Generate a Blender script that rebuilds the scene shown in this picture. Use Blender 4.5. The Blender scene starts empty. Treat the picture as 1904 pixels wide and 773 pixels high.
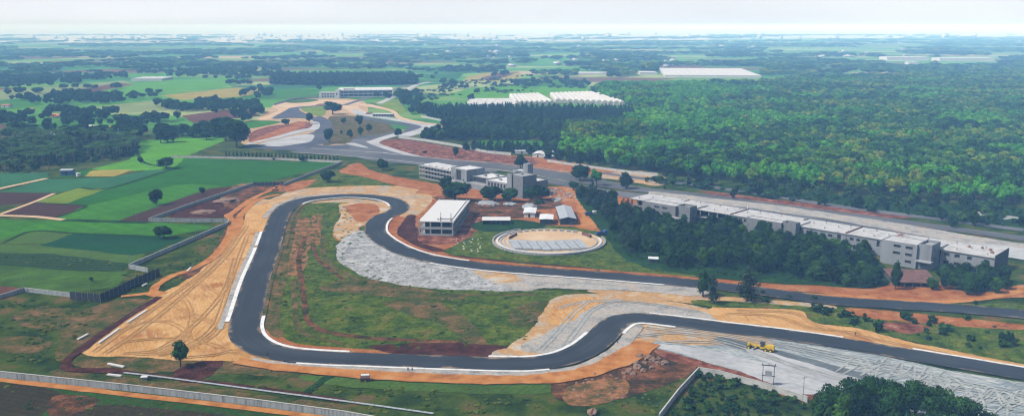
import bpy, bmesh, math, random
import numpy as np
from mathutils import Vector, Matrix, noise
from mathutils.geometry import tessellate_polygon

# ---------------------------------------------------------------- camera, world, sun, exposure
W, HH, HOR, F, CAMH = 1904, 773, 48.0, 1650.0, 110.0
PITCH = math.atan((386.5 - HOR) / F)
sc = bpy.context.scene
cam = bpy.data.objects.new('camera', bpy.data.cameras.new('camera'))
sc.collection.objects.link(cam)
cam.location = (0, 0, CAMH)
cam.rotation_euler = (math.pi / 2 - PITCH, 0, 0)
cam.data.sensor_width = 36.0
cam.data.lens = 36.0 * F / W
cam.data.clip_start = 1.0
cam.data.clip_end = 200000
sc.camera = cam

SUN_EL, SUN_AZ = 50.0, -108.0          # azimuth clockwise from +Y (view direction); -108 = from the left, a little behind the camera
SUN_POWER, SKY_POWER, EXPOSURE = 5.0, 0.11, 0.44
world = bpy.data.worlds.new('World'); sc.world = world; world.use_nodes = True
nt = world.node_tree
bg = nt.nodes['Background']
sky = nt.nodes.new('ShaderNodeTexSky'); sky.sky_type = 'NISHITA'; sky.sun_disc = False
sky.sun_elevation = math.radians(SUN_EL); sky.sun_rotation = math.radians(SUN_AZ)
sky.air_density = 1.0; sky.dust_density = 3.0; sky.ozone_density = 1.0; sky.altitude = 100
# thin overcast veil of cloud mixed over the sky (lies in the world, outside the haze)
tc = nt.nodes.new('ShaderNodeTexCoord'); mp = nt.nodes.new('ShaderNodeMapping'); mp.inputs['Scale'].default_value = (2.0, 2.0, 9.0)
nz = nt.nodes.new('ShaderNodeTexNoise'); nz.inputs['Scale'].default_value = 1.6; nz.inputs['Detail'].default_value = 5
rp = nt.nodes.new('ShaderNodeValToRGB'); rp.color_ramp.elements[0].position = 0.3; rp.color_ramp.elements[1].position = 0.75
rp.color_ramp.elements[0].color = (0.8, 0.8, 0.8, 1); rp.color_ramp.elements[1].color = (1, 1, 1, 1)
mx = nt.nodes.new('ShaderNodeMix'); mx.data_type = 'RGBA'
CLOUD = (6.3, 6.65, 7.1, 1)
nt.links.new(tc.outputs['Generated'], mp.inputs['Vector']); nt.links.new(mp.outputs[0], nz.inputs['Vector'])
nt.links.new(nz.outputs['Fac'], rp.inputs['Fac'])
sx = nt.nodes.new('ShaderNodeSeparateXYZ'); nt.links.new(tc.outputs['Generated'], sx.inputs[0])
mr = nt.nodes.new('ShaderNodeMapRange'); mr.inputs['From Min'].default_value = 0.02; mr.inputs['From Max'].default_value = 0.22
mr.inputs['To Min'].default_value = 1.0; mr.inputs['To Max'].default_value = 0.28; nt.links.new(sx.outputs['Z'], mr.inputs['Value'])
mu = nt.nodes.new('ShaderNodeMath'); mu.operation = 'MULTIPLY'; nt.links.new(rp.outputs['Color'], mu.inputs[0]); nt.links.new(mr.outputs[0], mu.inputs[1])
nt.links.new(mu.outputs[0], mx.inputs['Factor'])
nt.links.new(sky.outputs[0], mx.inputs['A']); mx.inputs['B'].default_value = CLOUD
nt.links.new(mx.outputs['Result'], bg.inputs['Color'])
bg.inputs['Strength'].default_value = SKY_POWER
sl = bpy.data.lights.new('sun', 'SUN'); sl.energy = SUN_POWER; sl.angle = math.radians(0.8); sl.color = (1.0, 0.96, 0.9)
so = bpy.data.objects.new('sun', sl); sc.collection.objects.link(so)
_az, _el = math.radians(SUN_AZ), math.radians(SUN_EL)
sdir = Vector((math.sin(_az) * math.cos(_el), math.cos(_az) * math.cos(_el), math.sin(_el)))
so.rotation_euler = sdir.to_track_quat('Z', 'Y').to_euler()
sc.view_settings.view_transform = 'Standard'; sc.view_settings.look = 'None'
sc.view_settings.exposure = EXPOSURE; sc.view_settings.gamma = 1.0
sc.cycles.volume_bounces = 4; sc.cycles.max_bounces = 6; sc.cycles.diffuse_bounces = 3
sc.cycles.transparent_max_bounces = 24
sc.cycles.use_denoising = True
sc.cycles.filter_width = 1.2
sc.cycles.volume_step_rate = 1.0

# ---------------------------------------------------------------- helpers
COL = sc.collection
rnd = random.Random(7)
rng = np.random.default_rng(11)
SP, CP = math.sin(PITCH), math.cos(PITCH)

def G(px, py, z=0.0):
    """point at height z that the photograph shows at pixel (px, py)"""
    dx, dy = (px - W / 2) / F, (HH / 2 - py) / F
    d = (dx, CP + dy * SP, -SP + dy * CP)
    t = (z - CAMH) / d[2]
    return Vector((d[0] * t, d[1] * t, z))
def mpp(py):
    """metres per photo pixel across, for something standing at ground row py"""
    p = G(W / 2, py)
    return (p.y * CP + CAMH * SP) / F
def P2(x, y, s, ox, oy): return (ox + x / s, oy + y / s)
def GX(lst, z=0.0): return [G(x, y, z) for x, y in lst]

def tag(o, label=None, cat=None, group=None, kind=None):
    if label: o['label'] = label
    if cat: o['category'] = cat
    if group: o['group'] = group
    if kind: o['kind'] = kind
    return o
def link_mesh(name, me, mats=None, parent=None):
    o = bpy.data.objects.new(name, me); COL.objects.link(o)
    for m in (mats or []): me.materials.append(m)
    if parent is not None: o.parent = parent
    return o
def empty(name, loc, rz=0.0):
    o = bpy.data.objects.new(name, None); COL.objects.link(o)
    o.location = loc; o.rotation_euler = (0, 0, rz); o.empty_display_size = 1.0
    return o
def copy_tree(o, parent=None):
    c = o.copy(); COL.objects.link(c); c.parent = parent
    for ch in o.children: copy_tree(ch, c)
    return c
def np_mesh(name, V, Fc, k, smooth=False):
    me = bpy.data.meshes.new(name)
    V = np.asarray(V, np.float32); Fc = np.asarray(Fc, np.int32).reshape(-1, k)
    me.vertices.add(len(V)); me.vertices.foreach_set('co', V.ravel())
    me.loops.add(Fc.size); me.loops.foreach_set('vertex_index', Fc.ravel())
    me.polygons.add(len(Fc)); me.polygons.foreach_set('loop_start', np.arange(0, Fc.size, k, dtype=np.int32))
    me.polygons.foreach_set('loop_total', np.full(len(Fc), k, np.int32))
    if smooth: me.polygons.foreach_set('use_smooth', np.ones(len(Fc), bool))
    me.update(calc_edges=True); me.validate()
    return me

class MB:
    """collects boxes / prisms / tubes for ONE mesh object"""
    def __init__(s): s.v = []; s.f = []
    def box(s, x0, x1, y0, y1, z0, z1):
        n = len(s.v)
        s.v += [(x0,y0,z0),(x1,y0,z0),(x1,y1,z0),(x0,y1,z0),(x0,y0,z1),(x1,y0,z1),(x1,y1,z1),(x0,y1,z1)]
        s.f += [tuple(n + i for i in q) for q in ((0,3,2,1),(4,5,6,7),(0,1,5,4),(1,2,6,5),(2,3,7,6),(3,0,4,7))]
        return s
    def hexa(s, pts):      # 8 points: bottom ring 4, top ring 4
        n = len(s.v); s.v += [tuple(p) for p in pts]
        s.f += [tuple(n + i for i in q) for q in ((0,3,2,1),(4,5,6,7),(0,1,5,4),(1,2,6,5),(2,3,7,6),(3,0,4,7))]
        return s
    def tube(s, pts, rad, k=8, cap=True):
        pts = [Vector(p) for p in pts]
        if not isinstance(rad, (list, tuple)): rad = [rad] * len(pts)
        base = len(s.v)
        for i, p in enumerate(pts):
            d = (pts[min(i + 1, len(pts) - 1)] - pts[max(i - 1, 0)]).normalized()
            a = d.cross(Vector((0, 0, 1)) if abs(d.z) < 0.9 else Vector((1, 0, 0))).normalized(); b = d.cross(a)
            for j in range(k):
                t = 2 * math.pi * j / k
                s.v.append(tuple(p + (a * math.cos(t) + b * math.sin(t)) * rad[i]))
        for i in range(len(pts) - 1):
            for j in range(k):
                q = base + i * k
                s.f.append((q + j, q + (j + 1) % k, q + k + (j + 1) % k, q + k + j))
        if cap:
            s.f.append(tuple(base + j for j in range(k))[::-1]); s.f.append(tuple(base + (len(pts) - 1) * k + j for j in range(k)))
        return s
    def prism(s, poly, z0, z1):   # poly ccw list of (x,y)
        n = len(s.v); k = len(poly)
        s.v += [(x, y, z0) for x, y in poly] + [(x, y, z1) for x, y in poly]
        s.f += [tuple(range(n, n + k))[::-1], tuple(range(n + k, n + 2 * k))]
        s.f += [(n + i, n + (i + 1) % k, n + k + (i + 1) % k, n + k + i) for i in range(k)]
        return s
    def ball(s, c, r, seed=0, rough=0.2, sub=2, sq=(1, 1, 1)):
        bm = bmesh.new(); bmesh.ops.create_icosphere(bm, subdivisions=sub, radius=1.0)
        n = len(s.v)
        for v in bm.verts:
            d = 1 + rough * noise.noise(v.co * 1.7 + Vector((seed * 3.1, seed * 1.7, 0)))
            s.v.append((c[0] + v.co.x * r * d * sq[0], c[1] + v.co.y * r * d * sq[1], c[2] + v.co.z * r * d * sq[2]))
        s.f += [tuple(n + v.index for v in f.verts) for f in bm.faces]; bm.free()
        return s
    def build(s, name, mat, parent=None, smooth=False):
        me = bpy.data.meshes.new(name); me.from_pydata(s.v, [], s.f)
        if smooth:
            for p in me.polygons: p.use_smooth = True
        me.update()
        return link_mesh(name, me, [mat], parent)

# ---------------------------------------------------------------- materials
def _mat(name):
    m = bpy.data.materials.new(name); m.use_nodes = True
    t = m.node_tree; p = t.nodes['Principled BSDF']; p.inputs['Specular IOR Level'].default_value = 0.25
    return m, t, p
def N(t, kind, **kw):
    n = t.nodes.new(kind)
    for k, v in kw.items():
        if k in n.inputs: n.inputs[k].default_value = v
        else: setattr(n, k, v)
    return n
ALB = 0.60
def alb(c): return tuple(x * ALB for x in c[:3])
def ramp(t, cols, pos=None):
    if tuple(cols[0]) != (0, 0, 0): cols = [alb(c) for c in cols]
    r = t.nodes.new('ShaderNodeValToRGB'); e = r.color_ramp.elements
    n = len(cols); pos = pos or [0.3 + 0.4 * i / (n - 1) for i in range(n)]
    e[0].position = pos[0]; e[0].color = (*cols[0], 1); e[1].position = pos[-1]; e[1].color = (*cols[-1], 1)
    for i in range(1, n - 1):
        x = e.new(pos[i]); x.color = (*cols[i], 1)
    return r
def mathn(t, op, a, b=None, clamp=False):
    n = t.nodes.new('ShaderNodeMath'); n.operation = op; n.use_clamp = clamp
    for i, v in enumerate((a, b)):
        if v is None: continue
        if isinstance(v, (int, float)): n.inputs[i].default_value = v
        else: t.links.new(v, n.inputs[i])
    return n.outputs[0]

def nat(name, cols, L=25.0, L2=1.6, bump=0.35, edge=True, rows=None, contrast=0.35, rough=0.95, pos=None, blot=None, ragL=4.0, streak=None):
    """ground cover; L = size in metres of colour patches, rows=(angle, spacing, strength, col), blot=(col, size, amount)"""
    m, t, p = _mat(name); L_ = t.links.new
    geo = N(t, 'ShaderNodeNewGeometry'); P = geo.outputs['Position']
    n1 = N(t, 'ShaderNodeTexNoise', Scale=1 / L, Detail=8.0, Roughness=0.62); L_(P, n1.inputs['Vector'])
    r = ramp(t, cols, pos); L_(n1.outputs['Fac'], r.inputs['Fac'])
    col = r.outputs['Color']
    if blot:
        nb = N(t, 'ShaderNodeTexNoise', Scale=1 / blot[1], Detail=6.0, Roughness=0.6); L_(P, nb.inputs['Vector'])
        th = 0.72 - 0.4 * blot[2]
        rb = ramp(t, [(0, 0, 0), (1, 1, 1)], [th, th + 0.09]); L_(nb.outputs['Fac'], rb.inputs['Fac'])
        mb = N(t, 'ShaderNodeMix', data_type='RGBA'); L_(rb.outputs['Color'], mb.inputs['Factor']); L_(col, mb.inputs['A']); mb.inputs['B'].default_value = (*alb(blot[0]), 1)
        col = mb.outputs['Result']
    n2 = N(t, 'ShaderNodeTexNoise', Scale=1 / L2, Detail=6.0, Roughness=0.7); L_(P, n2.inputs['Vector'])
    v = mathn(t, 'MULTIPLY_ADD', n2.outputs['Fac'], contrast * 2.4); t.nodes[-1].inputs[2].default_value = 1 - contrast * 1.2
    hgt = n2.outputs['Fac']
    if rows:
        ang, sp, stg, rc = rows
        mpn = N(t, 'ShaderNodeMapping'); mpn.inputs['Rotation'].default_value = (0, 0, -ang); L_(P, mpn.inputs['Vector'])
        wv = N(t, 'ShaderNodeTexWave', Scale=2 * math.pi / sp / 20 * 1.0, Distortion=1.5, Detail=3.0); wv.inputs['Detail Scale'].default_value = 0.6
        wv.bands_direction = 'X'; L_(mpn.outputs[0], wv.inputs['Vector'])
        mr = N(t, 'ShaderNodeMix', data_type='RGBA'); L_(mathn(t, 'MULTIPLY', wv.outputs['Fac'], stg), mr.inputs['Factor'])
        L_(col, mr.inputs['A']); mr.inputs['B'].default_value = (*alb(rc), 1); col = mr.outputs['Result']
    if streak:      # (angle of the tracks, width, length, amount, colour): wheel and blade marks
        for k, (ang, wd, ln, am, sc_) in enumerate(streak):
            m0 = N(t, 'ShaderNodeMapping'); m0.inputs['Rotation'].default_value = (0, 0, -ang); L_(P, m0.inputs['Vector'])
            wp = N(t, 'ShaderNodeTexNoise', Scale=1 / 45, Detail=1.0); L_(P, wp.inputs['Vector'])
            ad = N(t, 'ShaderNodeVectorMath', operation='SCALE'); L_(wp.outputs['Color'], ad.inputs[0]); ad.inputs['Scale'].default_value = 22.0
            a2 = N(t, 'ShaderNodeVectorMath', operation='ADD'); L_(m0.outputs[0], a2.inputs[0]); L_(ad.outputs[0], a2.inputs[1])
            m1 = N(t, 'ShaderNodeMapping'); m1.inputs['Scale'].default_value = (1 / ln, 1 / wd, 1); m1.inputs['Location'].default_value = (k * 7.3, k * 3.1, 0); L_(a2.outputs[0], m1.inputs['Vector'])
            ns = N(t, 'ShaderNodeTexNoise', Scale=1.0, Detail=5.0, Roughness=0.65); L_(m1.outputs[0], ns.inputs['Vector'])
            rs = ramp(t, [(0, 0, 0), (1, 1, 1)], [0.5, 0.66]); L_(ns.outputs['Fac'], rs.inputs['Fac'])
            ms = N(t, 'ShaderNodeMix', data_type='RGBA'); L_(mathn(t, 'MULTIPLY', rs.outputs['Color'], am), ms.inputs['Factor']); L_(col, ms.inputs['A']); ms.inputs['B'].default_value = (*alb(sc_), 1); col = ms.outputs['Result']
    hs = N(t, 'ShaderNodeVectorMath', operation='SCALE'); L_(col, hs.inputs[0]); L_(v, hs.inputs['Scale'])
    L_(hs.outputs[0], p.inputs['Base Color'])
    p.inputs['Roughness'].default_value = rough; p.inputs['Specular IOR Level'].default_value = 0.03
    b = N(t, 'ShaderNodeBump', Strength=bump, Distance=L2 * 0.45); L_(hgt, b.inputs['Height']); L_(b.outputs[0], p.inputs['Normal'])
    if edge:
        at = N(t, 'ShaderNodeAttribute', attribute_name='edge')
        n3 = N(t, 'ShaderNodeTexNoise', Scale=1 / ragL, Detail=7.0, Roughness=0.7); L_(P, n3.inputs['Vector'])
        s = mathn(t, 'ADD', at.outputs['Fac'], mathn(t, 'MULTIPLY', mathn(t, 'SUBTRACT', n3.outputs['Fac'], 0.5), 2.2))
        L_(mathn(t, 'GREATER_THAN', s, 0.5), p.inputs['Alpha'])
        # inside keeps alpha 1 because edge rises to 2 there
    return m

def solid(name, col, rough=0.8, var=0.15, scale=1.0, bump=0.15, streak=False, metal=0.0, spec=0.3, dirt=None):
    m, t, p = _mat(name); L_ = t.links.new
    geo = N(t, 'ShaderNodeNewGeometry')
    vec = geo.outputs['Position']
    if streak:
        mpn = N(t, 'ShaderNodeMapping'); mpn.inputs['Scale'].default_value = (1, 1, 0.12); L_(vec, mpn.inputs['Vector']); vec = mpn.outputs[0]
    n = N(t, 'ShaderNodeTexNoise', Scale=scale, Detail=8.0, Roughness=0.65); L_(vec, n.inputs['Vector'])
    d = dirt or tuple(c * (1 - var * 2.2) for c in col)
    r = ramp(t, [d, col, tuple(min(1, c * (1 + var)) for c in col)], [0.28, 0.5, 0.72]); L_(n.outputs['Fac'], r.inputs['Fac'])
    L_(r.outputs['Color'], p.inputs['Base Color']); p.inputs['Roughness'].default_value = rough
    p.inputs['Metallic'].default_value = metal; p.inputs['Specular IOR Level'].default_value = spec
    if bump:
        b = N(t, 'ShaderNodeBump', Strength=bump, Distance=0.1 / scale); L_(n.outputs['Fac'], b.inputs['Height']); L_(b.outputs[0], p.inputs['Normal'])
    return m

def asphalt(name, base, light, patch=30.0):
    m, t, p = _mat(name); L_ = t.links.new
    uv = N(t, 'ShaderNodeUVMap'); uv.uv_map = 'UVMap'
    mpn = N(t, 'ShaderNodeMapping'); mpn.inputs['Scale'].default_value = (9.0, 0.012, 1); L_(uv.outputs[0], mpn.inputs['Vector'])
    n = N(t, 'ShaderNodeTexNoise', Scale=1.0, Detail=5.0, Roughness=0.6); L_(mpn.outputs[0], n.inputs['Vector'])
    geo = N(t, 'ShaderNodeNewGeometry'); n2 = N(t, 'ShaderNodeTexNoise', Scale=1 / patch, Detail=8.0); L_(geo.outputs['Position'], n2.inputs['Vector'])
    s = mathn(t, 'ADD', mathn(t, 'MULTIPLY', n.outputs['Fac'], 0.6), mathn(t, 'MULTIPLY', n2.outputs['Fac'], 0.4))
    r = ramp(t, [tuple(c * 0.75 for c in base), base, light], [0.35, 0.5, 0.68]); L_(s, r.inputs['Fac'])
    n3 = N(t, 'ShaderNodeTexNoise', Scale=4.0, Detail=4.0); L_(geo.outputs['Position'], n3.inputs['Vector'])
    b = N(t, 'ShaderNodeBump', Strength=0.25, Distance=0.03); L_(n3.outputs['Fac'], b.inputs['Height']); L_(b.outputs[0], p.inputs['Normal'])
    # dust blown and dragged in from the edges, darker line where vehicles run
    su = N(t, 'ShaderNodeSeparateXYZ'); L_(uv.outputs[0], su.inputs[0]); u = su.outputs[0]
    d = mathn(t, 'SUBTRACT', 0.5, mathn(t, 'ABSOLUTE', mathn(t, 'SUBTRACT', u, 0.5)))
    nd = N(t, 'ShaderNodeTexNoise', Scale=1 / 9.0, Detail=8.0, Roughness=0.7); L_(geo.outputs['Position'], nd.inputs['Vector'])
    du = mathn(t, 'MULTIPLY', mathn(t, 'SUBTRACT', mathn(t, 'MULTIPLY', mathn(t, 'SUBTRACT', nd.outputs['Fac'], 0.42), 0.9), d), 7.0, clamp=True)
    md = N(t, 'ShaderNodeMix', data_type='RGBA'); L_(mathn(t, 'MULTIPLY', du, 0.75), md.inputs['Factor']); L_(r.outputs['Color'], md.inputs['A']); md.inputs['B'].default_value = (0.20, 0.15, 0.10, 1)
    L_(md.outputs['Result'], p.inputs['Base Color']); p.inputs['Roughness'].default_value = 0.85; p.inputs['Specular IOR Level'].default_value = 0.12
    return m

def leafmat(name, cols, transl=0.0, locL=180.0, locamt=0.5):
    """foliage: tone per clump (attribute), hue per tree (random) and per district of the wood (location)"""
    m, t, p = _mat(name); L_ = t.links.new
    oi = N(t, 'ShaderNodeObjectInfo')
    n = N(t, 'ShaderNodeTexNoise', Scale=1 / locL, Detail=4.0); L_(oi.outputs['Location'], n.inputs['Vector'])
    s = mathn(t, 'ADD', mathn(t, 'MULTIPLY', mathn(t, 'SUBTRACT', n.outputs['Fac'], 0.5), locamt * 3), mathn(t, 'MULTIPLY', oi.outputs['Random'], 0.75))
    s = mathn(t, 'ADD', s, 0.12)
    r = ramp(t, cols, [i / (len(cols) - 1) for i in range(len(cols))]); L_(s, r.inputs['Fac'])
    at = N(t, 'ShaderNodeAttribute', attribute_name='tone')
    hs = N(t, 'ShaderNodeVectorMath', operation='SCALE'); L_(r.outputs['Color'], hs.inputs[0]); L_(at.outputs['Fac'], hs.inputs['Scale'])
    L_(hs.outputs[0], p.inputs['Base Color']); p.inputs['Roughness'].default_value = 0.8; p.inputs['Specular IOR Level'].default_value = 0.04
    return m

# ---------------------------------------------------------------- flat ground patches and strips
def fract(p, L, seed):
    return (noise.noise(Vector((p.x / L, p.y / L, seed))) + 0.5 * noise.noise(Vector((p.x / L * 2.3, p.y / L * 2.3, seed + 9))) + 0.25 * noise.noise(Vector((p.x / L * 5.1, p.y / L * 5.1, seed + 5))))
def catmull(P, closed=False, n=8):
    out = []; k = len(P)
    for i in range(k if closed else k - 1):
        a = P[(i - 1) % k] if closed or i > 0 else P[0] * 2 - P[1]
        b, c = P[i], P[(i + 1) % k]
        d = P[(i + 2) % k] if closed or i + 2 < k else P[-1] * 2 - P[-2]
        for j in range(n):
            t = j / n
            out.append(0.5 * ((2 * b) + (-a + c) * t + (2 * a - 5 * b + 4 * c - d) * t * t + (-a + 3 * b - 3 * c + d) * t ** 3))
    if not closed: out.append(P[-1].copy())
    return out
def resample(P, step, closed=False):
    out = []; pts = P + [P[0]] if closed else P
    for a, b in zip(pts[:-1], pts[1:]):
        l = (b - a).length; st = step if isinstance(step, (int, float)) else step(a)
        k = max(1, int(math.ceil(l / st)))
        out += [a.lerp(b, j / k) for j in range(k)]
    if not closed: out.append(pts[-1].copy())
    return out
SEED = [0]
def zl(level): return 0.03 * level + 0.001 * (SEED[0] % 29)
def patch(name, px, mat, level, smooth=True, rag=None, fringe=None, kind='structure'):
    SEED[0] += 1
    P = [G(x, y) for x, y in px]
    z = zl(level)
    cy = sum(p.y for p in P) / len(P)
    if smooth: P = catmull(P, True, 5)
    P = resample(P, max(1.0, cy / 160), True)
    rag = (cy / 400) if rag is None else rag
    if rag:
        q = []
        for i, p in enumerate(P):
            d = (P[(i + 1) % len(P)] - P[i - 1]); d.z = 0
            nrm = Vector((d.y, -d.x, 0)).normalized() if d.length > 1e-6 else Vector((1, 0, 0))
            q.append(p + nrm * rag * fract(p, max(4, cy / 40), SEED[0]))
        P = q
    area = sum(P[i - 1].x * P[i].y - P[i].x * P[i - 1].y for i in range(len(P)))
    if area < 0: P.reverse()
    w = (cy / 150) if fringe is None else fringe
    V = [Vector((p.x, p.y, z)) for p in P]; n = len(V)
    tri = tessellate_polygon([V]); verts = [tuple(v) for v in V]; faces = [tuple(f) for f in tri]; ed = [2.0] * n
    if w > 0:
        for i in range(n):
            d = V[(i + 1) % n] - V[i - 1]
            nrm = Vector((d.y, -d.x, 0)).normalized() if d.length > 1e-6 else Vector((0, 0, 0))
            verts.append(tuple(V[i] + nrm * w)); ed.append(-0.9)
        faces += [(i, n + i, n + (i + 1) % n, (i + 1) % n) for i in range(n)]
    me = bpy.data.meshes.new(name); me.from_pydata(verts, [], faces)
    bm = bmesh.new(); bm.from_mesh(me); bmesh.ops.recalc_face_normals(bm, faces=bm.faces)
    for f in bm.faces:
        if f.normal.z < 0: f.normal_flip()
    bm.to_mesh(me); bm.free()
    a = me.attributes.new('edge', 'FLOAT', 'POINT'); a.data.foreach_set('value', ed)
    return tag(link_mesh(name, me, [mat]), kind=kind)
def offset_line(P, off):
    out = []
    for i, p in enumerate(P):
        d = P[min(i + 1, len(P) - 1)] - P[max(i - 1, 0)]; d.z = 0; d.normalize()
        o = off[i] if isinstance(off, (list, np.ndarray)) else off
        out.append(p + Vector((-d.y, d.x, 0)) * o)      # positive = left of the direction of travel
    return out
def strip(name, P, width, mat, level, soft=0.0, kind='structure', smooth=6, parent=None, wob=0.0):
    """flat band along the world polyline P"""
    if smooth: P = catmull(P, False, smooth)
    n = len(P); SEED[0] += 1
    if not isinstance(width, (list, tuple, np.ndarray)): width = [width] * n
    if len(width) != n: width = list(np.interp(np.linspace(0, 1, n), np.linspace(0, 1, len(width)), width))
    if wob: width = [w * (1 + wob * fract(p, 9.0, SEED[0])) for w, p in zip(width, P)]
    z = zl(level)
    offs = [(-0.5, 2.0, 0), (0.5, 2.0, 0)] if not soft else [(-0.5, -0.9, -soft), (-0.5, 2.0, 0), (0.5, 2.0, 0), (0.5, -0.9, soft)]
    V = []; E = []; U = []; Fc = []; s = 0.0; k = len(offs)
    for i, p in enumerate(P):
        d = P[min(i + 1, n - 1)] - P[max(i - 1, 0)]; d.z = 0; d.normalize(); nr = Vector((-d.y, d.x, 0))
        if i: s += (p - P[i - 1]).length
        for (o, e, ex) in offs:
            q = p + nr * (o * width[i] + ex); V.append((q.x, q.y, z)); E.append(e); U.append((o + 0.5, s))
    for i in range(n - 1):
        for j in range(k - 1):
            a = i * k + j; Fc.append((a, a + k, a + k + 1, a + 1))
    me = bpy.data.meshes.new(name); me.from_pydata(V, [], Fc)
    bm = bmesh.new(); bm.from_mesh(me)
    for f in bm.faces:
        f.normal_update()
        if f.normal.z < 0: f.normal_flip()
    bm.to_mesh(me); bm.free()
    a = me.attributes.new('edge', 'FLOAT', 'POINT'); a.data.foreach_set('value', E)
    uvl = me.uv_layers.new(name='UVMap')
    for l in me.loops: uvl.data[l.index].uv = U[l.vertex_index]
    return tag(link_mesh(name, me, [mat], parent), kind=kind if parent is None else None)
def solid_strip(name, P, w, h, mat, z0=0.0, parent=None, smooth=0):
    """raised band (wall, kerb) along a world polyline"""
    if smooth: P = catmull(P, False, smooth)
    L_, R_ = offset_line(P, w / 2), offset_line(P, -w / 2)
    V = []; Fc = []
    for l, r in zip(L_, R_): V += [(l.x, l.y, z0), (r.x, r.y, z0), (r.x, r.y, z0 + h), (l.x, l.y, z0 + h)]
    n = len(P)
    for i in range(n - 1):
        a = i * 4
        for j in range(4): Fc.append((a + j, a + (j + 1) % 4, a + 4 + (j + 1) % 4, a + 4 + j))
    Fc += [(0, 3, 2, 1), tuple((n - 1) * 4 + j for j in range(4))]
    me = bpy.data.meshes.new(name); me.from_pydata(V, [], Fc)
    bm = bmesh.new(); bm.from_mesh(me); bmesh.ops.recalc_face_normals(bm, faces=bm.faces); bm.to_mesh(me); bm.free()
    return link_mesh(name, me, [mat], parent)

# ---------------------------------------------------------------- ground covers
GRASS_D, GRASS_M, GRASS_L = (0.012, 0.04, 0.008), (0.028, 0.085, 0.014), (0.06, 0.15, 0.02)
ORANGE, TAN, REDD = (0.32, 0.105, 0.03), (0.60, 0.36, 0.16), (0.14, 0.045, 0.028)
m_grass = nat('rough_grass', [(0.014, 0.045, 0.010), (0.026, 0.078, 0.013), (0.05, 0.12, 0.018), (0.10, 0.12, 0.035)], L=16, L2=1.3, bump=0.8, edge=False, contrast=0.55, pos=[0.3, 0.45, 0.57, 0.68], blot=((0.20, 0.115, 0.055), 22, 0.28))
m_grass_e = nat('rough_grass_patch', [(0.013, 0.032, 0.005), (0.055, 0.10, 0.008), (0.105, 0.145, 0.012), (0.19, 0.13, 0.04)], L=9, L2=2.6, bump=1.0, contrast=1.1, streak=[(0.2, 1.1, 9, 0.55, (0.10, 0.14, 0.012)), (1.3, 0.9, 7, 0.5, (0.016, 0.03, 0.006))], blot=((0.14, 0.075, 0.035), 9, 0.25), pos=[0.3, 0.45, 0.57, 0.70])
m_grass_dry = nat('dry_grass', [(0.022, 0.044, 0.008), (0.06, 0.075, 0.016), (0.14, 0.092, 0.035), (0.25, 0.14, 0.065)], L=8, L2=1.6, bump=0.9, contrast=0.9)
m_scrub = nat('scrub', [(0.008, 0.025, 0.008), (0.015, 0.05, 0.010), (0.03, 0.085, 0.015)], L=10, L2=2.0, bump=1.0, contrast=0.6)
FA = (G(480, 300) - G(202, 350)); FA = math.atan2(FA.y, FA.x)
def field(name, c, rows=None, L=30, v=0.25):
    return nat(name, [tuple(x * (1 - v) for x in c), c, tuple(x * (1 + v) for x in c)], L=L, L2=1.6, bump=0.6, rows=rows, contrast=0.55, ragL=2.0, streak=[(FA, 1.6, 90, 0.55, tuple(x * .5 for x in c)), (FA, 1.1, 40, 0.4, (c[0] * 1.9, c[1] * 1.35, c[2] * 1.2))])
m_fgreen = field('crop_green', (0.024, 0.125, 0.009), (0.9, 6.0, 0.35, (0.012, 0.07, 0.012)))
m_fgreen2 = field('crop_midgreen', (0.045, 0.18, 0.009), (0.9, 9.0, 0.3, (0.02, 0.09, 0.01)))
m_fbright = field('crop_bright', (0.085, 0.27, 0.012))
m_flow = field('pasture', (0.05, 0.115, 0.014), L=14, v=0.45)
m_fteal = field('crop_teal', (0.035, 0.135, 0.055), (0.9, 5.0, 0.25, (0.02, 0.09, 0.04)))
m_fdark = field('crop_dark', (0.010, 0.06, 0.020))
m_frow = field('crop_rows_dark', (0.010, 0.04, 0.014), (1.45, 4.0, 0.6, (0.06, 0.10, 0.03)))
m_frow2 = field('crop_rows_weedy', (0.022, 0.075, 0.010), (1.0, 3.0, 0.6, (0.05, 0.05, 0.015)))
m_fbrown2 = field('ploughed_rows', (0.045, 0.035, 0.018), (1.25, 2.6, 0.6, (0.02, 0.03, 0.01)))
m_fyel = field('crop_yellow', (0.15, 0.23, 0.018))
m_foch = field('crop_ochre', (0.30, 0.26, 0.05))
m_folive = field('crop_olive', (0.06, 0.12, 0.02))
m_fbrown = field('ploughed_soil', (0.065, 0.032, 0.024), (0.9, 4.0, 0.4, (0.035, 0.016, 0.014)))
m_fred = field('red_soil', (0.13, 0.055, 0.035), (0.6, 6.0, 0.4, (0.08, 0.035, 0.025)))
m_lawn = field('pale_lawn', (0.13, 0.20, 0.05))
m_pale = field('pale_field', (0.20, 0.26, 0.10))
m_orange = nat('orange_earth', [(0.16, 0.05, 0.022), ORANGE, (0.38, 0.155, 0.055), (0.46, 0.25, 0.13)], L=9, L2=1.0, bump=0.8, contrast=0.5, blot=((0.10, 0.05, 0.026), 6, 0.28), streak=[(0.3, 1.2, 12, 0.5, (0.16, 0.06, 0.03))])
m_road_o = nat('orange_track', [(0.26, 0.10, 0.028), (0.44, 0.18, 0.05), (0.50, 0.26, 0.10)], L=6, L2=0.7, bump=0.5, contrast=0.25)
m_bare = nat('bare_soil_in_grass', [(0.03, 0.055, 0.012), (0.12, 0.08, 0.03), (0.30, 0.135, 0.055), (0.36, 0.19, 0.09)], L=5, L2=1.2, bump=0.8, contrast=0.7, ragL=3.0)
m_redgrass = nat('reddish_rough_ground', [(0.016, 0.03, 0.007), (0.055, 0.035, 0.016), (0.17, 0.07, 0.032), (0.30, 0.13, 0.06)], L=7, L2=1.3, bump=1.0, contrast=0.8, ragL=5.0)
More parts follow.
